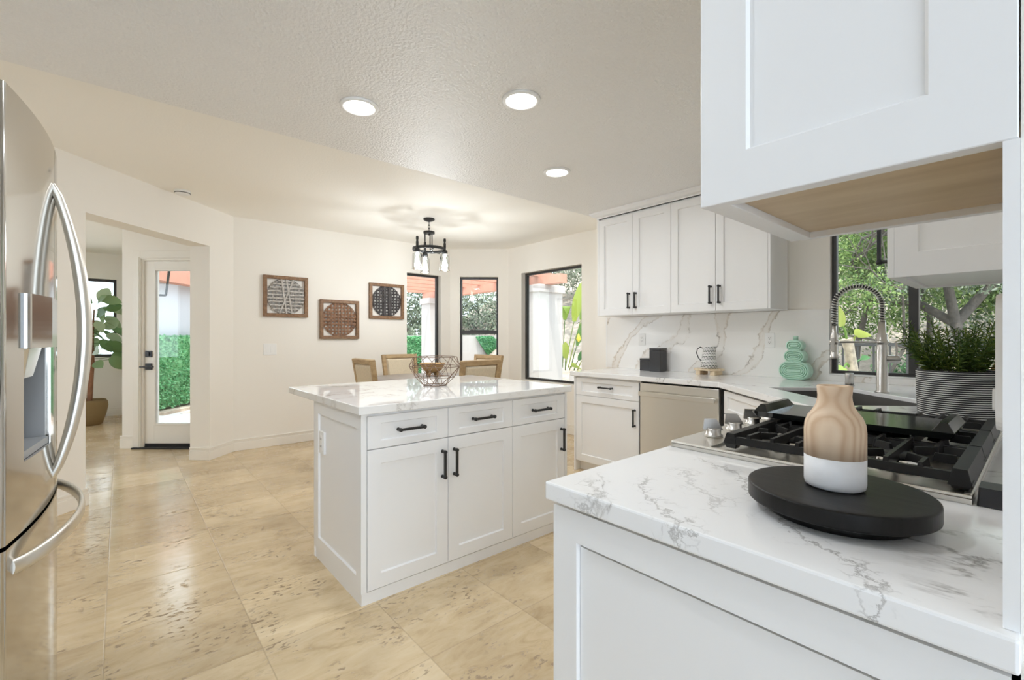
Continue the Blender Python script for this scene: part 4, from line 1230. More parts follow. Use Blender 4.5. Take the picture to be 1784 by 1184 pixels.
obj('spray_head', MB().lathe([(0.0, -0.195), (0.021, -0.195), (0.024, -0.188), (0.024, -0.176), (0.018, -0.165), (0.0185, -0.06), (0.012, -0.04), (0.0115, 0.0), (0.0, 0.0)], 22, (tip.x, tip.y, z_s - 0.02)).box(-0.008, 0.008, -0.029, -0.018, -0.15, -0.07, Matrix.Translation((tip.x, tip.y, z_s - 0.02))), M['nickel'], fc)
mb = MB().tube([fx_ + Vector((0, 0, CT + 0.285)), tip + Vector((0, 0, CT + 0.285))], 0.0065, 10)
mb.lathe([(0.0225, -0.012), (0.0255, -0.012), (0.0255, 0.012), (0.0225, 0.012)], 20, (tip.x, tip.y, CT + 0.285), close=True).lathe([(0.026, -0.012), (0.030, -0.012), (0.030, 0.012), (0.026, 0.012)], 24, (fx_.x, fx_.y, CT + 0.285), close=True)
obj('docking_arm', mb, M['nickel'], fc)
lv = RV * 0.8 + FV * -0.6
lv.normalize()
hp = fx_ + Vector((0, 0, CT + 0.19))
obj('lever', MB().tube([hp + lv * 0.02, hp + lv * 0.075], 0.022, 20).tube([hp + lv * 0.075, hp + lv * 0.08], 0.012, 14).tube([hp + lv * 0.062, hp + lv * 0.064 + Vector((0, 0, 0.05)), hp + lv * 0.06 + Vector((0, 0, 0.10))], 0.0055, 8), M['nickel'], fc)
sp_ = Vector((-0.83, 3.60, CT))
so = thing('air_gap', 'short steel air gap cap standing behind the sink, left of the faucet', 'air gap', sp_)
obj('cap', MB().lathe([(0.024, 0.0), (0.024, 0.075), (0.022, 0.08), (0.0, 0.08)], 24, sp_), M['nickel'], so)
obj('flange', MB().lathe([(0.028, 0.0), (0.028, 0.004), (0.0242, 0.006), (0.0242, 0.0)], 24, sp_, close=True), M['nickel'], so)

# ------------------------------------------------------------------ range top
RY0, RY1, RXF, RXB = 1.197, 2.10, -0.700, -0.088
rg_ = thing('range_top', 'stainless gas range top with black cast-iron grates and a centre griddle', 'range top', (-0.39, 1.65, CT))
tray = MB().prism([(RXF, RY0), (RXB, RY0), (RXB, RY1), (RXF, RY1)], CT + 0.0005, CT + 0.010)
tray.box(RXF, RXB, RY0, RY0 + 0.014, CT + 0.010, CT + 0.017).box(RXF, RXB, RY1 - 0.014, RY1, CT + 0.010, CT + 0.017).box(RXB - 0.014, RXB, RY0 + 0.014, RY1 - 0.014, CT + 0.010, CT + 0.017)
tray.prism([(RXF, RY0 + 0.014), (-0.59, RY0 + 0.014), (-0.59, RY1 - 0.014), (RXF, RY1 - 0.014)], CT + 0.010, CT + 0.016)
obj('tray', tray, M['steel'], rg_, 0.004)
for k in range(5):
    y = 1.345 + 0.141 * k
    kb = obj('knob', MB().lathe([(0.026, 0.0), (0.026, 0.006), (0.021, 0.009), (0.021, 0.022), (0.019, 0.025), (0.0, 0.025)], 26, (-0.645, y, CT + 0.0165)), M['nickel'], rg_)
    obj('knob_grip', MB().prism([(-0.007, -0.030), (0.007, -0.030), (0.007, 0.026), (-0.007, 0.026)], 0.020, 0.052, T(-0.645, y, CT + 0.0165, -0.95), False, [(-0.004, -0.026), (0.004, -0.026), (0.004, 0.008), (-0.004, 0.008)]), M['nickel'], kb)
burn = [(-0.445, 1.375), (-0.222, 1.375), (-0.33, 1.662), (-0.445, 1.945), (-0.222, 1.945)]
for x, y in burn:
    b_ = obj('burner', MB().lathe([(0.062, 0.0), (0.066, 0.004), (0.058, 0.008), (0.044, 0.009), (0.041, 0.022), (0.0, 0.022)], 30, (x, y, CT + 0.0105)), M['chrome'], rg_)
    obj('burner_cap', MB().lathe([(0.034, 0.022), (0.038, 0.024), (0.038, 0.030), (0.03, 0.034), (0.0, 0.034)], 26, (x, y, CT + 0.0105)), M['iron'], b_)
GZ0, GZ1 = CT + 0.030, CT + 0.056
GX0, GX1 = -0.562, -0.092


def bar(mb, x0, y0, x1, y1, w, z0, z1, tw=0.6):
    d = Vector((x1 - x0, y1 - y0, 0)); l_ = d.length; m = T(x0, y0, 0, math.atan2(d.y, d.x))
    mb.prism([(0, -w / 2), (l_, -w / 2), (l_, w / 2), (0, w / 2)], z0, z1, m, False, [(0.004, -w / 2 * tw), (l_ - 0.004, -w / 2 * tw), (l_ - 0.004, w / 2 * tw), (0.004, w / 2 * tw)])


def grate(y0, y1, fingers=True):
    fr = MB()
    bar(fr, GX0, y0 + 0.012, GX1, y0 + 0.012, 0.022, GZ0, GZ1 - 0.008)
    bar(fr, GX0, y1 - 0.012, GX1, y1 - 0.012, 0.022, GZ0, GZ1 - 0.008)
    bar(fr, GX0 + 0.016, y0, GX0 + 0.016, y1, 0.034, GZ0, GZ1)
    bar(fr, GX1 - 0.016, y0, GX1 - 0.016, y1, 0.036, GZ0 - 0.006, GZ1)
    for x in (GX0 + 0.016, GX1 - 0.016):
        for y in (y0 + 0.02, y1 - 0.02):
            fr.prism([(x - 0.012, y - 0.012), (x + 0.012, y - 0.012), (x + 0.012, y + 0.012), (x - 0.012, y + 0.012)], CT + 0.0165, GZ0 + 0.002, None, False,
                     [(x - 0.018, y - 0.018), (x + 0.018, y - 0.018), (x + 0.018, y + 0.018), (x - 0.018, y + 0.018)])
    o = obj('grate', fr, M['iron'], rg_, 0.0015)
    for bx in (-0.445, -0.222):
        f = MB(); bar(f, bx, y0 + 0.004, bx, y1 - 0.004, 0.013, GZ0 + 0.006, GZ1 + 0.002); obj('grate_bar', f, M['iron'], o, 0.001)
        for ya, sg_ in ((y0, 1), (y1, -1)):
            for dx_ in (-0.056, 0.056):
                f = MB()
                bar(f, bx + dx_, ya + sg_ * 0.004, bx + dx_, ya + sg_ * 0.082, 0.013, GZ0 + 0.006, GZ1 + 0.001)
                bar(f, bx + dx_, ya + sg_ * 0.078, bx + dx_ * 0.35, ya + sg_ * 0.108, 0.011, GZ0 + 0.008, GZ1 - 0.001)
                obj('grate_bar', f, M['iron'], o, 0.001)
    ym = (y0 + y1) / 2
    for xa, xb in ((GX0 + 0.03, -0.50), (-0.39, -0.28), (-0.165, GX1 - 0.03)):
        f = MB(); bar(f, xa, ym, xb, ym, 0.011, GZ0 + 0.006, GZ1 - 0.001); obj('grate_bar', f, M['iron'], o, 0.001)
    return o


grate(1.228, 1.522)
grate(1.524, 1.800)
grate(1.802, 2.088)
gr = MB()
gz = GZ1 + 0.005
gr.prism([(-0.600, 1.535), (-0.150, 1.535), (-0.150, 1.775), (-0.600, 1.775)], gz, gz + 0.017, None, False, [(-0.608, 1.527), (-0.142, 1.527), (-0.142, 1.783), (-0.608, 1.783)])
gd = obj('griddle', gr, M['griddle'], rg_, 0.003)
for x0, x1 in ((-0.606, -0.566), (-0.186, -0.144)):
    obj('griddle_rim', MB().prism([(x0, 1.535), (x1, 1.535), (x1, 1.775), (x0, 1.775)], gz + 0.017, gz + 0.038, None, False, [(x0 + 0.013, 1.553), (x1 - 0.013, 1.553), (x1 - 0.013, 1.757), (x0 + 0.013, 1.757)]), M['griddle'], gd, 0.002)

# ------------------------------------------------------------------ wall cabinets
UZ = 1.431
nu = thing('wall_cabinet', 'white wall cabinet hanging closest to the camera, with a plain plywood underside', 'cabinet', (-0.19, 0.93, UZ))
obj('end_panel', MB().shaker(0.348, ZK - UZ - 0.002, T(-0.3665, 0.719, UZ), st=0.071, rail=0.073, rc=0.006, ch=0.004), M['cab'], nu)
obj('carcass', MB().box(-0.3475, -0.0175, 0.739, 1.128, UZ + 0.022, ZK - 0.001), M['cab'], nu)
obj('bottom_panel', MB().box(-0.325, -0.0315, 0.757, 1.108, UZ + 0.012, UZ + 0.0215), M['ply'], nu)
mb = MB().box(-0.3475, -0.3255, 0.739, 1.128, UZ, UZ + 0.0215).box(-0.325, -0.0315, 0.739, 0.756, UZ + 0.003, UZ + 0.0215).box(-0.325, -0.0315, 1.109, 1.128, UZ, UZ + 0.0215)
obj('bottom_rail', mb, M['cab'], nu, 0.001)
d = obj('door', MB().shaker(0.386, ZK - UZ - 0.06, T(-0.3672, 1.126, UZ + 0.001, RNX)), M['cab'], nu)
pull('door_handle', d, T(-0.3672, 1.09, UZ + 0.128, RNX), 0.128, True)

fu = thing('wall_cabinet', 'white wall cabinet beside the kitchen window with a black pull on its door edge', 'cabinet', (-0.19, 2.35, UZ))
obj('end_panel', MB().shaker(0.330, ZK - UZ - 0.002, T(-0.3475, 2.072, UZ), st=0.062, rail=0.082, rc=0.008), M['cab'], fu)
obj('carcass', MB().box(-0.3475, -0.0175, 2.092, 2.62, UZ + 0.02, ZK - 0.001), M['cab'], fu)
obj('bottom_panel', MB().box(-0.3475, -0.3255, 2.092, 2.62, UZ, UZ + 0.0195).box(-0.325, -0.0315, 2.60, 2.62, UZ, UZ + 0.0195).box(-0.325, -0.0315, 2.092, 2.599, UZ + 0.008, UZ + 0.0195), M['cab'], fu)
d = obj('door', MB().shaker(0.546, ZK - UZ - 0.06, T(-0.3672, 2.619, UZ + 0.001, RNX)), M['cab'], fu)
pull('door_handle', d, T(-0.3672, 2.105, UZ + 0.128, RNX), 0.128, True)

UX = [-2.838, -2.450, -2.071, -1.688, -1.304]
for i in (0, 2):
    lab = ('white two-door wall cabinet at the left end of the sink wall' if i == 0 else 'white two-door wall cabinet next to the kitchen window, right of its twin')
    a, b_ = UX[i], UX[i + 2]
    r = thing('wall_cabinet', lab, 'cabinet', ((a + b_) / 2, 3.7, UZ), 'two-door wall cabinets')
    obj('carcass', MB().box(a - (0.018 if i == 0 else -0.0005), b_ + (0.0 if i == 0 else 0.016), 3.571, 3.884, UZ, 2.372), M['cab'], r)
    for j in (0, 1):
        x0, x1 = UX[i + j] + 0.0015, UX[i + j + 1] - 0.0015
        d = obj('door', MB().shaker(x1 - x0, 0.925, T(x0, 3.55, UZ + 0.001), st=0.062), M['cab'], r)
        pull('door_handle', d, T((x1 - 0.034) if j == 0 else (x0 + 0.034), 3.55, UZ + 0.128, 0), 0.128, True)
    if i == 0:
        obj('side_filler', MB().box(a - 0.018, a + 0.001, 3.55, 3.5705, UZ, 2.372), M['cab'], r)
    else:
        obj('side_filler', MB().box(b_ + 0.0005, b_ + 0.016, 3.55, 3.5705, UZ, 2.372), M['cab'], r)
mb = MB()
prof = [(0.0, 2.3725), (-0.004, 2.3725), (-0.004, 2.382), (-0.03, 2.392), (-0.055, 2.416), (-0.058, 2.429), (0.0, 2.429)]
cx0, cx1 = UX[0] - 0.018, UX[4] + 0.016
ring_ = []
for (o_, z) in prof:
    ring_.append([(cx0 + o_, 3.884, z), (cx0 + o_, 3.55 + o_, z), (cx1 - o_, 3.55 + o_, z), (cx1 - o_, 3.884, z)])
vs = [p for r_ in ring_ for p in r_]
m_ = len(prof)
fs = [(i * 4 + k, ((i + 1) % m_) * 4 + k, ((i + 1) % m_) * 4 + k + 1, i * 4 + k + 1) for i in range(m_) for k in range(3)]
fs += [tuple(i * 4 for i in range(m_ - 1, -1, -1)), tuple(i * 4 + 3 for i in range(m_))]
mb.add(vs, fs)
cr = obj('crown_molding', mb, M['cab'])
tag(cr, 'white crown molding along the top of the wall cabinets on the sink wall', 'molding')

# ------------------------------------------------------------------ things on the worktop
def duplex(name, label, m):
    """Wall outlet plate; local x right, z up, front -y."""
    c = m @ Vector((0, 0, 0))
    r = thing(name, label, 'outlet', c)
    obj('cover_plate', MB().box(-0.036, 0.036, -0.006, -0.0005, -0.058, 0.058, m), M['white'], r, 0.002)
    obj('receptacle', MB().box(-0.017, 0.017, -0.008, -0.0061, -0.034, 0.034, m), M['white'], r, 0.001)
    s = MB()
    for z in (0.017, -0.017):
        s.box(-0.008, -0.0055, -0.0086, -0.0081, z - 0.002, z + 0.007, m).box(0.0055, 0.008, -0.0086, -0.0081, z - 0.002, z + 0.007, m).box(-0.0025, 0.0025, -0.0086, -0.0081, z - 0.010, z - 0.005, m)
    obj('slot', s, M['slot'], r)
    return r


duplex('outlet', 'white wall outlet on the marble backsplash above the black boxes', T(-2.572, 3.885, 1.205))
duplex('outlet', 'white wall outlet on the marble backsplash left of the mint vase', T(-1.413, 3.885, 1.20))


def canister(label, x, y, w, h, rz):
    r = thing('canister', label, 'box', (x, y, CT), 'black lidded boxes')
    m = T(x, y, CT, rz)
    obj('body', MB().box(-w / 2, w / 2, -w / 2, w / 2, 0, h - 0.022, m), M['boxblack'], r, 0.002)
    obj('lid', MB().box(-w / 2 - 0.001, w / 2 + 0.001, -w / 2 - 0.001, w / 2 + 0.001, h - 0.0205, h, m), M['boxblack'], r, 0.002)


canister('small cube-shaped black lidded box on the sink wall worktop', -2.455, 3.80, 0.105, 0.115, 0.0)
canister('tall black lidded box, the right one of the pair', -2.330, 3.775, 0.112, 0.215, 0.0)

jx, jy = -1.845, 3.765
rs = thing('wooden_riser', 'pale wooden riser board on short feet under the patterned jug', 'riser', (jx, jy, CT))
oct_ = [(0.125 * math.cos(PI / 8 + k * PI / 4), 0.095 * math.sin(PI / 8 + k * PI / 4)) for k in range(8)]
obj('riser_top', MB().prism(oct_, 0.036, 0.052, T(jx, jy, CT)), M['palewood'], rs, 0.002)
for a in (-0.062, 0.062):
    obj('riser_foot', MB().box(a - 0.02, a + 0.02, -0.07, 0.07, 0, 0.0355, T(jx, jy, CT)), M['palewood'], rs, 0.002)
jg = thing('jug', 'white enamel jug with black dashes and a wire handle on the wooden riser', 'jug', (jx, jy, CT + 0.0525))
mb = MB()
jp = [(0.0, 0.0), (0.066, 0.0), (0.068, 0.004), (0.060, 0.06), (0.052, 0.12), (0.046, 0.165), (0.050, 0.180), (0.047, 0.180), (0.043, 0.165), (0.049, 0.12), (0.057, 0.06), (0.063, 0.008), (0.0, 0.008)]
mb.lathe(jp, 36, (jx, jy, CT + 0.0525))
# pull the rim out to a pouring lip on the right and lift it
mb.v = [((p[0] + max(0, (p[2] - CT - 0.0525 - 0.150) / 0.03) * 0.030 * max(0, (p[0] - jx) / 0.05) ** 2, p[1], p[2] + max(0, (p[2] - CT - 0.0525 - 0.150) / 0.03) * 0.012 * ((p[0] - jx) / 0.05)) if p[2] > CT + 0.0525 + 0.15 else p) for p in mb.v]
obj('body', mb, M['jug'], jg)
pts = [(jx - 0.045 + 0.0, jy, CT + 0.0525 + 0.166), (jx - 0.075, jy, CT + 0.0525 + 0.178), (jx - 0.102, jy, CT + 0.0525 + 0.160), (jx - 0.108, jy, CT + 0.0525 + 0.125), (jx - 0.092, jy, CT + 0.0525 + 0.085), (jx - 0.070, jy, CT + 0.0525 + 0.063), (jx - 0.057, jy, CT + 0.0525 + 0.058)]
obj('handle', MB().tube(pts, 0.0042, 8), M['black'], jg)

# mint vase: three stacked flattened rounds with concentric grooves
vx, vy = -1.205, 3.80
mv = thing('vase', 'mint green ceramic vase of three stacked ridged ovals beside the window', 'vase', (vx, vy, CT))
mvm = T(vx, vy, CT, -0.10)


def stadium(mb, cx_, cz, hw, hr, depth, m, groove=True):
    """Flattened capsule: straight half-length hw, end radius hr, ridges on both faces."""
    nn = 20
    def loop(off, y):
        r = hr - off
        L_ = []
        for k in range(nn + 1):
            a = -PI / 2 + PI * k / nn
            L_.append((cx_ + hw + r * math.cos(a), y, cz + r * math.sin(a)))
        for k in range(nn + 1):
            a = PI / 2 + PI * k / nn
            L_.append((cx_ - hw + r * math.cos(a), y, cz + r * math.sin(a)))
        return L_
    seq = [(0.0, 0.0), (0.0, -depth * 0.66), (0.004, -depth * 0.9), (0.010, -depth)]
    o = 0.010
    while hr - o > 0.012:
        seq += [(o + 0.003, -depth), (o + 0.005, -depth + 0.009), (o + 0.0072, -depth + 0.009), (o + 0.0092, -depth)]
        o += 0.0130
    full = seq
    for sgn in (1, -1):
        loops = [loop(a, y * sgn) for a, y in full]
        n = len(loops[0])
        vs = [p for l_ in loops for p in l_]
        fs = []
        for i in range(len(loops) - 1):
            for k in range(n):
                q4 = (i * n + k, i * n + (k + 1) % n, (i + 1) * n + (k + 1) % n, (i + 1) * n + k)
                fs.append(q4 if sgn > 0 else q4[::-1])
        c_ = tuple((len(loops) - 1) * n + k for k in range(n))
        fs.append(c_ if sgn > 0 else c_[::-1])
        mb.add(vs, fs, m, False)


mb = MB()
stadium(mb, 0, 0.068, 0.040, 0.0675, 0.040, mvm)
stadium(mb, 0, 0.172, 0.026, 0.048, 0.036, mvm)
stadium(mb, 0, 0.252, 0.020, 0.040, 0.032, mvm)
obj('vase_body', mb, M['mint'], mv)
obj('vase_neck', MB().lathe([(0.017, 0.285), (0.017, 0.318), (0.020, 0.322), (0.014, 0.322), (0.013, 0.30), (0.0, 0.30)], 20, (0, 0, 0), mvm), M['mint'], mv)

# striped pot with needle-leaved sprigs
px_, py_ = -0.222, 2.45
pp = thing('potted_plant', 'needle-leaved green plant in a black and white striped pot behind the range', 'plant', (px_, py_, CT))
obj('pot', MB().lathe([(0.0, 0.0), (0.112, 0.0), (0.116, 0.006), (0.120, 0.09), (0.121, 0.182), (0.116, 0.185), (0.112, 0.182), (0.112, 0.155), (0.0, 0.155)], 48, (px_, py_, CT)), M['potstripe'], pp)
mb = MB().lathe([(0.0, 0.172), (0.05, 0.176), (0.09, 0.172), (0.111, 0.165), (0.111, 0.157), (0.0, 0.157)], 36, (px_, py_, CT))
obj('soil', mb, M['soil'], pp)
rng = np.random.default_rng(8)
PP, NN_, UU, SS, stm = [], [], [], [], MB()
for i in range(56):
    a = rng.uniform(0, 2 * PI); rr_ = 0.07 * math.sqrt(rng.random())
    base = Vector((px_ + rr_ * math.cos(a), py_ + rr_ * math.sin(a), CT + 0.17))
    out_ = 0.25 + 0.95 * rng.random()
    d = Vector((math.cos(a) * out_, math.sin(a) * out_, 1.0)).normalized()
    if px_ + rr_ * math.cos(a) + d.x * 0.2 > -0.05:
        d.x *= 0.35; d.normalize()
    ln = rng.uniform(0.10, 0.20)
    pts = [base + d * ln * t + Vector((0, 0, 0.03 * t * t)) for t in (0, 0.33, 0.66, 1)]
    stm.tube(pts, 0.0016, 4)
    nl = int(ln * 230)
    for k in range(nl):
        t = 0.12 + 0.88 * k / nl
        p = base + d * ln * t + Vector((0, 0, 0.03 * t * t))
        ph = k * 2.4
        e1 = d.orthogonal().normalized(); e2 = d.cross(e1)
        u = (e1 * math.cos(ph) + e2 * math.sin(ph)) * 0.85 + d * 0.65 + Vector((0, 0, 0.1))
        u.normalize()
        n_ = (d - u * d.dot(u)).normalized()
        PP.append(p); UU.append(u); NN_.append(n_); SS.append(rng.uniform(0.026, 0.042) * (1.1 - 0.4 * t))
V, F = leaf_mesh(np.array(PP), np.array(NN_), np.array(UU), np.array(SS), 0.16, 0.12, 0.15)
V[:, 0] = np.minimum(V[:, 0], -0.034)
leaves_obj('foliage', V, F, M['sprig'], pp)
obj('stems', stm, M['sprig'], pp)

cb = thing('cutting_board', 'brown wooden cutting board leaning on the range wall behind the striped pot', 'cutting board', (-0.20, 2.83, CT))
mcb = T(-0.215, 2.83, CT + 0.0045) @ Matrix.Rotation(math.radians(24), 4, 'Y')
pl_ = [(0.0, 0.0)]
bd = MB()
pr = []
for k in range(29):
    a = PI * 1.5 + 2 * PI * k / 28 * 0.93 + 0.22 - 0.0
    pr.append((0.17 * math.cos(a), 0.17 + 0.17 * math.sin(a)))
Ry = mcb @ Matrix.Rotation(-PI / 2, 4, 'Y') @ Matrix.Rotation(-PI / 2, 4, 'Z')
bd.prism([(x, z) for x, z in pr], -0.009, 0.009, mcb @ Matrix(((0, 0, 1, 0), (1, 0, 0, 0), (0, 1, 0, 0), (0, 0, 0, 1))))
obj('board', bd, M['boardwood'], cb, 0.003)
obj('board_handle', MB().box(-0.009, 0.009, -0.025, 0.025, 0.335, 0.42, mcb), M['boardwood'], cb, 0.004)

# white rounded wall plate seen edge-on, and the small black tray beside the range
wp = thing('wall_plate', 'white rounded cover plate on the range wall, seen nearly edge-on at the right', 'wall plate', (-0.031, 0.93, 1.187))
mb = MB()
mwp = Matrix(((0, 0, -1, -0.0303), (-1, 0, 0, 0.93), (0, 1, 0, 1.187), (0, 0, 0, 1)))


def rrect(w, h, r, n=6):
    P_ = []
    for cx_, cy_, a0 in ((w / 2 - r, h / 2 - r, 0), (-w / 2 + r, h / 2 - r, PI / 2), (-w / 2 + r, -h / 2 + r, PI), (w / 2 - r, -h / 2 + r, 1.5 * PI)):
        for k in range(n + 1):
            a = a0 + PI / 2 * k / n
            P_.append((cx_ + r * math.cos(a), cy_ + r * math.sin(a)))
    return P_


mb.prism(rrect(0.12, 0.19, 0.03), 0.0005, 0.013, mwp, False, rrect(0.112, 0.182, 0.028))
obj('plate', mb, M['white'], wp, 0.003)
obj('plate_button', MB().prism(rrect(0.03, 0.03, 0.008), 0.0131, 0.019, mwp @ Matrix.Translation((-0.02, -0.055, 0))), M['white'], wp, 0.002)
bt = tag(obj('igniter_box', MB().prism([(-0.083, 1.20), (-0.032, 1.20), (-0.032, 1.265), (-0.083, 1.265)], CT + 0.0008, CT + 0.034, None, False, [(-0.081, 1.205), (-0.032, 1.205), (-0.032, 1.262), (-0.081, 1.262)]), M['boxblack'], None, 0.003),
         'small black box on the worktop between the range top and the wall', 'box')

# round blackened board with the two-tone wooden vase
bx_, by_ = -0.240, 0.957
rb = thing('round_board', 'round blackened wood serving board on a recessed foot in the foreground', 'board', (bx_, by_, CT))
obj('board_top', MB().lathe([(0.0, 0.019), (0.125, 0.019), (0.1345, 0.019), (0.136, 0.0193), (0.1375, 0.0206), (0.1377, 0.0235), (0.1377, 0.0425), (0.1375, 0.0454), (0.136, 0.0467), (0.1345, 0.047), (0.125, 0.047), (0.0, 0.047)], 72, (bx_, by_, CT)), M['ebony'], rb)
obj('board_foot', MB().lathe([(0.0, 0.0006), (0.106, 0.0006), (0.108, 0.003), (0.108, 0.0185), (0.0, 0.0185)], 56, (bx_, by_, CT)), M['ebony'], rb)
bo = thing('wooden_vase', 'bottle-shaped pine vase with a white dipped base on the round black board', 'vase', (-0.244, 0.963, CT + 0.0472))
c_ = (-0.244, 0.963, CT + 0.0472)
obj('dipped_base', MB().lathe([(0.0, 0.0003), (0.041, 0.0003), (0.0448, 0.003), (0.0462, 0.010), (0.0462, 0.0545), (0.0, 0.0545)], 48, c_), M['whiteglaze'], bo)
obj('wood_body', MB().lathe([(0.0462, 0.0546), (0.0462, 0.098), (0.0448, 0.112), (0.0405, 0.124), (0.034, 0.133), (0.029, 0.142), (0.0262, 0.152), (0.0255, 0.160), (0.0268, 0.176), (0.0260, 0.178), (0.0180, 0.178), (0.0165, 0.174), (0.0160, 0.140), (0.0, 0.140)], 48, c_), M['pine'], bo)

# ------------------------------------------------------------------ wire bowl on the island
wx, wy = -2.575, 1.552
wb = MB()
rings = [(0.075, 0.004, 0.5), (0.125, 0.056, 0.0), (0.168, 0.125, 0.5), (0.140, 0.186, 0.0)]
nr_ = 9
pts = [[(wx + r * math.cos(2 * PI * (k + o) / nr_ + 0.2), wy + r * math.sin(2 * PI * (k + o) / nr_ + 0.2), CT + 0.0005 + z) for k in range(nr_)] for r, z, o in rings]
for i, rp in enumerate(pts):
    for k in range(nr_):
        wb.tube([rp[k], rp[(k + 1) % nr_]], 0.0022 if i else 0.003, 6)
for i in range(3):
    o0, o1 = rings[i][2], rings[i + 1][2]
    for k in range(nr_):
        k2 = (k + 1) % nr_ if o0 > o1 else (k - 1) % nr_
        wb.tube([pts[i][k], pts[i + 1][k]], 0.0020, 6)
        wb.tube([pts[i][k], pts[i + 1][k2]], 0.0020, 6)
tag(obj('wire_bowl', wb, M['copper'], None, 0, (wx, wy, CT)), 'open geometric bronze wire bowl standing on the island top', 'bowl')

# ------------------------------------------------------------------ dining table, bowl, chairs
tx, ty, TZ = -4.40, 2.55, 0.79
dt = thing('dining_table', 'round dining table with a grey-brown top under the ring pendant', 'table', (tx, ty, 0))
obj('tabletop', MB().lathe([(0.0, TZ - 0.035), (0.585, TZ - 0.035), (0.60, TZ - 0.02), (0.60, TZ - 0.006), (0.594, TZ), (0.0, TZ)], 72, (tx, ty, 0)), M['table'], dt)
obj('pedestal', MB().lathe([(0.0, TZ - 0.036), (0.16, TZ - 0.036), (0.15, TZ - 0.06), (0.06, TZ - 0.10), (0.055, 0.5), (0.095, 0.40), (0.10, 0.30), (0.07, 0.22), (0.075, 0.12), (0.0, 0.12)], 32, (tx, ty, 0)), M['oak'], dt)
for k in range(4):
    a = PI / 4 + k * PI / 2
    d = Vector((math.cos(a), math.sin(a), 0))
    obj('foot', MB().tube([Vector((tx, ty, 0.16)) + d * 0.05, Vector((tx, ty, 0.12)) + d * 0.2, Vector((tx, ty, 0.04)) + d * 0.36, Vector((tx, ty, 0.0305)) + d * 0.40], [0.045, 0.04, 0.035, 0.03], 10), M['oak'], dt)
fbx, fby = -4.47, 2.66
fb = thing('footed_bowl', 'carved brown wooden bowl on short feet on the dining table', 'bowl', (fbx, fby, TZ))
obj('bowl', MB().lathe([(0.0, 0.035), (0.05, 0.037), (0.095, 0.065), (0.125, 0.105), (0.140, 0.142), (0.143, 0.146), (0.135, 0.146), (0.118, 0.108), (0.09, 0.075), (0.05, 0.05), (0.0, 0.047)], 44, (fbx, fby, TZ)), M['mango'], fb)
for k in range(4):
    a = 0.5 + k * PI / 2
    p = Vector((fbx + 0.062 * math.cos(a), fby + 0.062 * math.sin(a), TZ))
    obj('foot', MB().lathe([(0.0, 0.0005), (0.012, 0.0005), (0.016, 0.02), (0.020, 0.046), (0.0, 0.046)], 12, p), M['mango'], fb)


def chair(label, x, y, rz, grp='upholstered dining chairs'):
    """Square-back upholstered chair; local +y is the way the sitter faces."""
    m = T(x, y, 0, rz)
    r = thing('dining_chair', label, 'chair', (x, y, 0), grp)
    rk = math.radians(9)
    mbk = m @ Matrix.Translation((0, -0.235, 0.47)) @ Matrix.Rotation(rk, 4, 'X')
    w0, w1, h = 0.215, 0.245, 0.545            # frame widens upwards
    fr = MB()
    t_ = 0.021
    b0_, b1_ = 0.09, h
    def wx_(z):
        return w0 + (w1 - w0) * z / h
    for s in (-1, 1):
        vs = []
        for z in (0, h):
            xo, xi = s * wx_(z), s * (wx_(z) - 0.045)
            vs += [(xo, -t_, z), (xi, -t_, z), (xi, t_, z), (xo, t_, z)]
        fs = [(0, 1, 5, 4), (1, 2, 6, 5), (2, 3, 7, 6), (3, 0, 4, 7), (3, 2, 1, 0), (4, 5, 6, 7)]
        fr.add(vs, fs if s < 0 else [f[::-1] for f in fs], mbk)
    fr.box(-wx_(h) + 0.045, wx_(h) - 0.045, -t_, t_, h - 0.05, h, mbk).box(-wx_(0.09) + 0.045, wx_(0.09) - 0.045, -t_, t_, 0.075, 0.12, mbk)
    bk = obj('back_frame', fr, M['oak'], r, 0.006)
    pd = MB()
    wi0, wi1 = wx_(0.12) - 0.047, wx_(h - 0.05) - 0.047
    for sg_, yy in ((1, 0.030), (-1, -0.026)):
        vs = [(-wi0, sg_ * 0.004, 0.122), (wi0, sg_ * 0.004, 0.122), (wi1, sg_ * 0.004, h - 0.052), (-wi1, sg_ * 0.004, h - 0.052),
              (-wi0 + 0.02, yy, 0.142), (wi0 - 0.02, yy, 0.142), (wi1 - 0.02, yy, h - 0.072), (-wi1 + 0.02, yy, h - 0.072)]
        fs = [(0, 1, 5, 4), (1, 2, 6, 5), (2, 3, 7, 6), (3, 0, 4, 7), (4, 5, 6, 7)]
        pd.add(vs, fs if sg_ < 0 else [f[::-1] for f in fs], mbk)
    obj('back_pad', pd, M['linen'], bk, 0.004)
    obj('seat_frame', MB().prism([(-0.215, -0.22), (0.215, -0.22), (0.245, 0.235), (-0.245, 0.235)], 0.385, 0.44, m), M['oak'], r, 0.006)
    obj('seat_pad', MB().prism([(-0.205, -0.205), (0.205, -0.205), (0.238, 0.228), (-0.238, 0.228)], 0.4405, 0.492, m, False, [(-0.19, -0.19), (0.19, -0.19), (0.222, 0.21), (-0.222, 0.21)]), M['linen'], r, 0.008)
    for sx_, sy_ in ((-1, 1), (1, 1)):
        obj('leg', MB().lathe([(0.0, 0.0005), (0.013, 0.0005), (0.015, 0.03), (0.024, 0.30), (0.028, 0.36), (0.024, 0.384), (0.0, 0.384)], 14, (sx_ * 0.212, 0.20, 0), m), M['oak'], r)
    for sx_ in (-1, 1):
        obj('leg', MB().tube([m @ Vector((sx_ * 0.195, -0.285, 0.0105)), m @ Vector((sx_ * 0.195, -0.222, 0.30)), m @ Vector((sx_ * 0.192, -0.215, 0.50))], [0.014, 0.019, 0.021], 10), M['oak'], r)
    return r


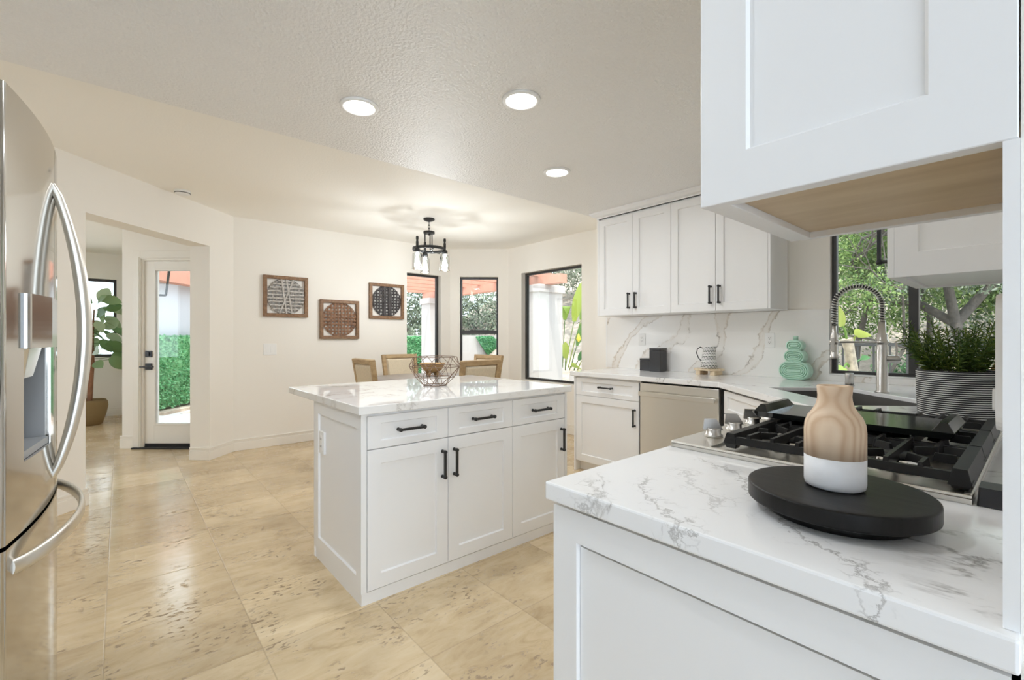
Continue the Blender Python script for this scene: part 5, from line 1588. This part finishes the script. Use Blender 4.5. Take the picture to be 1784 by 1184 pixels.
chair('tan-framed linen chair seen at an angle, leftmost of the four around the table', -4.40, 2.15, 0.0)
chair('tan-framed linen chair at the far left of the table, below the dark round wall basket', -5.04, 2.715, -PI / 2 + 0.02)
chair('tan-framed linen chair with its wide back toward the island, in front of another chair', -3.806, 2.59, PI / 2 + 0.06)
chair('tan-framed linen chair at the far right of the table, partly behind another chair', -4.43, 3.13, PI + 0.1)

# ------------------------------------------------------------------ woven wall pictures, switch
def weave(mb, rng, R_, m, y, ang, nb, w, th, gap=1.0):
    """Strips across a disc of radius R_ in local x-z, at depth y, running along angle ang."""
    rot = m @ Matrix.Rotation(ang, 4, 'Y')
    for i in range(nb):
        c = -R_ + 2 * R_ * (i + 0.5) / nb
        hl = math.sqrt(max(0.0, R_ * R_ - c * c)) * rng.uniform(0.97, 1.03)
        if hl < 0.02:
            continue
        n = 7
        pts = [rot @ Vector((-hl + 2 * hl * k / n, y + (0.004 if k % 2 else -0.004), c + rng.normal() * 0.003)) for k in range(n + 1)]
        mb.tube(pts, 0, 4, None, False, False, (w, th) if abs(math.sin(ang)) > 0.7 else (th, w))
    return mb


def wall_basket(label, y0, y1, z0, z1, kind, seed):
    cy_, cz_ = (y0 + y1) / 2, (z0 + z1) / 2
    w, h = y1 - y0, z1 - z0
    m = T(-5.68, cy_, cz_, RX)                      # local front is -y = +X into the room
    r = thing('framed_basket', label, 'wall art', (-5.68, cy_, cz_), 'framed round woven baskets')
    fr = MB()
    a, b_ = w / 2, h / 2
    fw = 0.038
    fr.box(-a, -a + fw, -0.036, -0.001, -b_, b_, m).box(a - fw, a, -0.036, -0.001, -b_, b_, m).box(-a + fw, a - fw, -0.036, -0.001, -b_, -b_ + fw, m).box(-a + fw, a - fw, -0.036, -0.001, b_ - fw, b_, m)
    obj('picture_frame', fr, M['frame_wood'], r, 0.002)
    rng = np.random.default_rng(seed)
    R_ = min(a, b_) - fw + 0.006
    mat1 = {'grey': 'strip_grey', 'brown': 'strip_brown', 'dark': 'strip_dark'}[kind]
    d = MB()
    nb = 10
    weave(d, rng, R_, m, -0.012, 0.0, nb, 2 * R_ / nb * 0.52, 0.004)
    weave(d, rng, R_, m, -0.018, PI / 2, nb, 2 * R_ / nb * 0.5, 0.004)
    ring = [m @ Vector((R_ * math.cos(2 * PI * k / 40), -0.016, R_ * math.sin(2 * PI * k / 40))) for k in range(40)]
    d.tube(ring, 0.0045, 6, None, True)
    obj('woven_disc', d, M[mat1], r)
    e = MB()
    if kind == 'grey':
        weave(e, rng, R_, m, -0.026, 0.0, 10, 0.015, 0.004)
        for x0, x1 in ((-0.05, 0.0), (0.0, 0.06), (0.075, -0.07)):
            e.tube([m @ Vector((x0, -0.033, R_ * 0.97)), m @ Vector(((x0 + x1) / 2, -0.034, 0)), m @ Vector((x1, -0.033, -R_ * 0.97))], 0, 4, None, False, False, (0.014, 0.004))
        obj('outer_strips', e, M['strip_pale'], r)
    elif kind == 'brown':
        for z in (-0.055, -0.012, 0.03):
            hl = math.sqrt(R_ * R_ - z * z)
            e.tube([m @ Vector((-hl, -0.026, z)), m @ Vector((hl, -0.026, z))], 0, 4, None, False, False, (0.004, 0.016))
        obj('outer_strips', e, M['strip_brown'], r)
    else:
        for x in (-0.035, 0.035):
            e.tube([m @ Vector((x, -0.026, -R_ * 0.97)), m @ Vector((x, -0.026, R_ * 0.97))], 0, 4, None, False, False, (0.03, 0.005))
        obj('outer_strips', e, M['strip_dark'], r)


wall_basket('square wood-framed round basket woven of pale grey strips with crossing bands, leftmost on the wall', 1.212, 1.686, 1.458, 1.922, 'grey', 1)
wall_basket('square wood-framed round basket woven of brown strips, hung lowest of the wall pictures', 1.823, 2.301, 1.206, 1.682, 'brown', 2)
wall_basket('square wood-framed round basket woven of charcoal strips, beside the window', 2.437, 2.922, 1.468, 1.930, 'dark', 3)

sw = thing('light_switch', 'white double rocker light switch on the wall below the grey wall basket', 'light switch', (-5.68, 1.285, 1.09))
ms_ = T(-5.68, 1.285, 1.09, RX)
obj('cover_plate', MB().box(-0.067, 0.067, -0.007, -0.0005, -0.064, 0.064, ms_), M['white'], sw, 0.002)
for x in (-0.024, 0.024):
    obj('rocker', MB().prism([(-0.017 + x, -0.0071), (0.017 + x, -0.0071), (0.017 + x, -0.0105), (-0.017 + x, -0.0105)], -0.034, 0.034, ms_, False, [(-0.017 + x, -0.0071), (0.017 + x, -0.0071), (0.017 + x, -0.0085), (-0.017 + x, -0.0085)]), M['white'], sw, 0.001)

# ------------------------------------------------------------------ refrigerator
FCX = -1.92
fr_ = thing('refrigerator', 'stainless steel french-door refrigerator with bowed handles and a water dispenser', 'refrigerator', (FCX, -0.57, 0))


def fy(x):
    return -0.192 + 0.046 * (1 - ((x - FCX) / 0.447) ** 2)


def bowed(mb, x0, x1, z0, z1, back=-0.272, r=0.016, rl=False, rr=False, n=14):
    """Door piece between x0<x1 with a bowed front, rounded at the given vertical edges."""
    P_ = []
    xs = []
    a, b_ = x0 + (r if rl else 0), x1 - (r if rr else 0)
    if rl:
        for k in range(5):
            t = PI / 2 * k / 5
            P_.append((x0 + r - r * math.cos(t), fy(a) - r + r * math.sin(t)))
    for k in range(n + 1):
        x = a + (b_ - a) * k / n
        P_.append((x, fy(x)))
    if rr:
        for k in range(1, 6):
            t = PI / 2 * k / 5
            P_.append((x1 - r + r * math.sin(t), fy(b_) - r + r * math.cos(t)))
    P_ = P_[::-1]                                   # counter-clockwise with the back edge
    nf = len(P_)
    P_ += [(x0, back), (x1, back)]
    vs = [(p[0], p[1], z0) for p in P_] + [(p[0], p[1], z1) for p in P_]
    n_ = len(P_)
    for i in range(n_):
        j = (i + 1) % n_
        mb.add([vs[i], vs[j], vs[n_ + j], vs[n_ + i]], [(0, 1, 2, 3)], None, False)
    del mb.v[-4 * n_:], mb.f[-n_:], mb.s[-n_:]
    mb.add(vs, [(i, i + 1, n_ + i + 1, n_ + i) for i in range(nf - 1)], None, True)
    mb.add(vs, [(i, (i + 1) % n_, n_ + (i + 1) % n_, n_ + i) for i in range(nf - 1, n_)], None, False)
    mb.add(vs, [tuple(range(n_ - 1, -1, -1)), tuple(range(n_, 2 * n_))], None, False)
    return mb


XE0, XE1, XC = FCX - 0.447, FCX + 0.447, FCX
obj('case', MB().box(XE0 + 0.003, XE1 - 0.003, -0.97, -0.281, 0.02, 1.765), M['steel'], fr_, 0.004)
obj('gasket', MB().box(XE0 + 0.012, XE1 - 0.012, -0.281, -0.2725, 0.06, 1.76), M['slot'], fr_)
ZS = 0.757
dl = MB()
XA, XB = -1.835, -1.582
bowed(dl, XB, XE1, ZS + 0.006, 1.78, rr=True)
bowed(dl, XA, XB, ZS + 0.006, 0.925); bowed(dl, XA, XB, 1.325, 1.78)
bowed(dl, XC + 0.003, XA, ZS + 0.006, 1.78)
dl.box(XA, XB, -0.272, -0.262, 0.925, 1.325)
d1 = obj('dispenser_door', dl, M['steel_f'], fr_)
dx = bowed(MB(), XE0, XC - 0.003, ZS + 0.006, 1.78, rl=True)
d2 = obj('plain_door', dx, M['steel_f'], fr_)
fz = bowed(MB(), XE0, XE1, 0.075, ZS - 0.004, rl=True, rr=True, n=28)
d3 = obj('freezer_drawer', fz, M['steel_f'], fr_)
obj('base_grille', MB().box(XE0 + 0.02, XE1 - 0.02, -0.30, -0.24, 0.0, 0.07), M['slot'], fr_)
# dispenser
obj('dispenser_recess', MB().box(XA + 0.001, XA + 0.012, -0.262, -0.158, 0.926, 1.324).box(XB - 0.012, XB - 0.001, -0.262, -0.178, 0.926, 1.324).box(XA + 0.012, XB - 0.012, -0.262, -0.255, 0.926, 1.324), M['greyplastic'], d1)
mb = MB()
mb.prism([(XA - 0.001, -0.26), (XB + 0.001, -0.26), (XB + 0.001, fy(XB) + 0.012), ((XA + XB) / 2, fy((XA + XB) / 2) + 0.022), (XA - 0.001, fy(XA) + 0.014)], 1.195, 1.326)
obj('dispenser_panel', mb, M['steel_f'], d1, 0.006)
obj('dispenser_spout', MB().prism([(XA + 0.08, -0.25), (XB - 0.03, -0.25), (XB - 0.05, -0.178), (XA + 0.10, -0.172)], 1.12, 1.194, None, False, [(XA + 0.05, -0.25), (XB - 0.02, -0.25), (XB - 0.02, -0.165), (XA + 0.05, -0.16)]), M['steel'], d1, 0.004)
obj('dispenser_tray', MB().prism([(XA + 0.012, -0.255), (XB - 0.012, -0.255), (XB - 0.012, fy(XB) - 0.004), (XA + 0.012, fy(XA) - 0.004)], 0.926, 0.945), M['greyplastic'], d1, 0.002)


def vhandle(parent, x):
    pts = []
    for k in range(25):
        t = k / 24
        z = 0.815 + (1.665 - 0.815) * t
        b_ = math.sin(PI * t) ** 0.75
        pts.append((x, fy(x) - 0.004 + 0.070 * b_, z))
    return obj('door_handle', MB().tube(pts, [0.010 + 0.006 * math.sin(PI * k / 24) ** 0.6 for k in range(25)], 14), M['steel'], parent)


vhandle(d1, XC + 0.040)
vhandle(d2, XC - 0.040)
pts = []
for k in range(33):
    t = k / 32
    x = FCX + 0.40 - 0.80 * t
    pts.append((x, fy(x) - 0.004 + 0.062 * math.sin(PI * t) ** 0.6, 0.700))
mb = MB()
m_ = len(pts)
vs = []
for k in range(m_):
    w_ = 0.008; h_ = 0.018 + 0.004 * math.sin(PI * k / (m_ - 1))
    p = pts[k]
    for a in range(12):
        an = 2 * PI * a / 12
        vs.append((p[0], p[1] + w_ * math.cos(an), p[2] + h_ * math.sin(an)))
mb.add(vs, [(k * 12 + a, k * 12 + (a + 1) % 12, (k + 1) * 12 + (a + 1) % 12, (k + 1) * 12 + a) for k in range(m_ - 1) for a in range(12)], None, True)
mb.add(vs[:12] + vs[-12:], [tuple(range(12)), tuple(range(23, 11, -1))])
obj('freezer_handle', mb, M['steel'], d3)

# ------------------------------------------------------------------ fig tree in the far room
fx0, fy0 = -8.75, -0.34
ft = thing('fig_tree', 'fiddle-leaf fig tree in a woven basket beside the far room window', 'plant', (fx0, fy0, 0))
obj('basket', MB().lathe([(0.0, 0.001), (0.145, 0.001), (0.16, 0.01), (0.20, 0.14), (0.222, 0.26), (0.215, 0.32), (0.195, 0.35), (0.185, 0.345), (0.20, 0.26), (0.0, 0.26)], 40, (fx0, fy0, 0)), M['basket'], ft)
obj('soil', MB().lathe([(0.0, 0.285), (0.18, 0.285), (0.2, 0.262), (0.0, 0.262)], 24, (fx0, fy0, 0)), M['soil'], ft)
tk = [Vector((fx0 + 0.01, fy0 + 0.02, 0.27)), Vector((fx0, fy0 + 0.035, 0.6)), Vector((fx0 + 0.02, fy0 + 0.05, 0.85)), Vector((fx0 - 0.02, fy0 + 0.05, 1.2)), Vector((fx0, fy0 + 0.07, 1.62))]
mb = MB().tube(tk, [0.032, 0.028, 0.026, 0.018, 0.008], 10)
obj('stem', mb, M['figbark'], ft)
rng = np.random.default_rng(5)
lf = MB()
for i in range(46):
    t = i / 45
    z = 0.86 + 0.90 * t
    a = i * 2.4 + rng.uniform(-0.3, 0.3)
    rad = 0.44 * (1 - 0.6 * t) * rng.uniform(0.55, 1.0)
    c = Vector((fx0 + 0.06 * t, fy0 + 0.05 + 0.05 * t, z))
    d = Vector((0.35 * math.cos(a), math.sin(a) * 0.8, rng.uniform(-0.9, 0.6) + 0.8 * max(0, t - 0.6)))
    b_ = c + Vector((math.cos(a), math.sin(a), 0.1)) * rad * 0.55
    ln = rng.uniform(0.19, 0.28)
    nrm = Vector((1.0, -0.1, 0.45)) + Vector(rng.normal(size=3)) * 0.4
    nrm = nrm - d.normalized() * nrm.dot(d.normalized())
    V, F = paddle(b_, d, ln, ln * 0.72, nrm, 0.35 * rng.random(), 6)
    lf.add(V, F, None, True)
    lf.tube([c, b_], 0.004, 5)
lf.v = [(p[0], min(p[1], 0.03), p[2]) for p in lf.v]
obj('leaves', lf, M['fig'], ft)
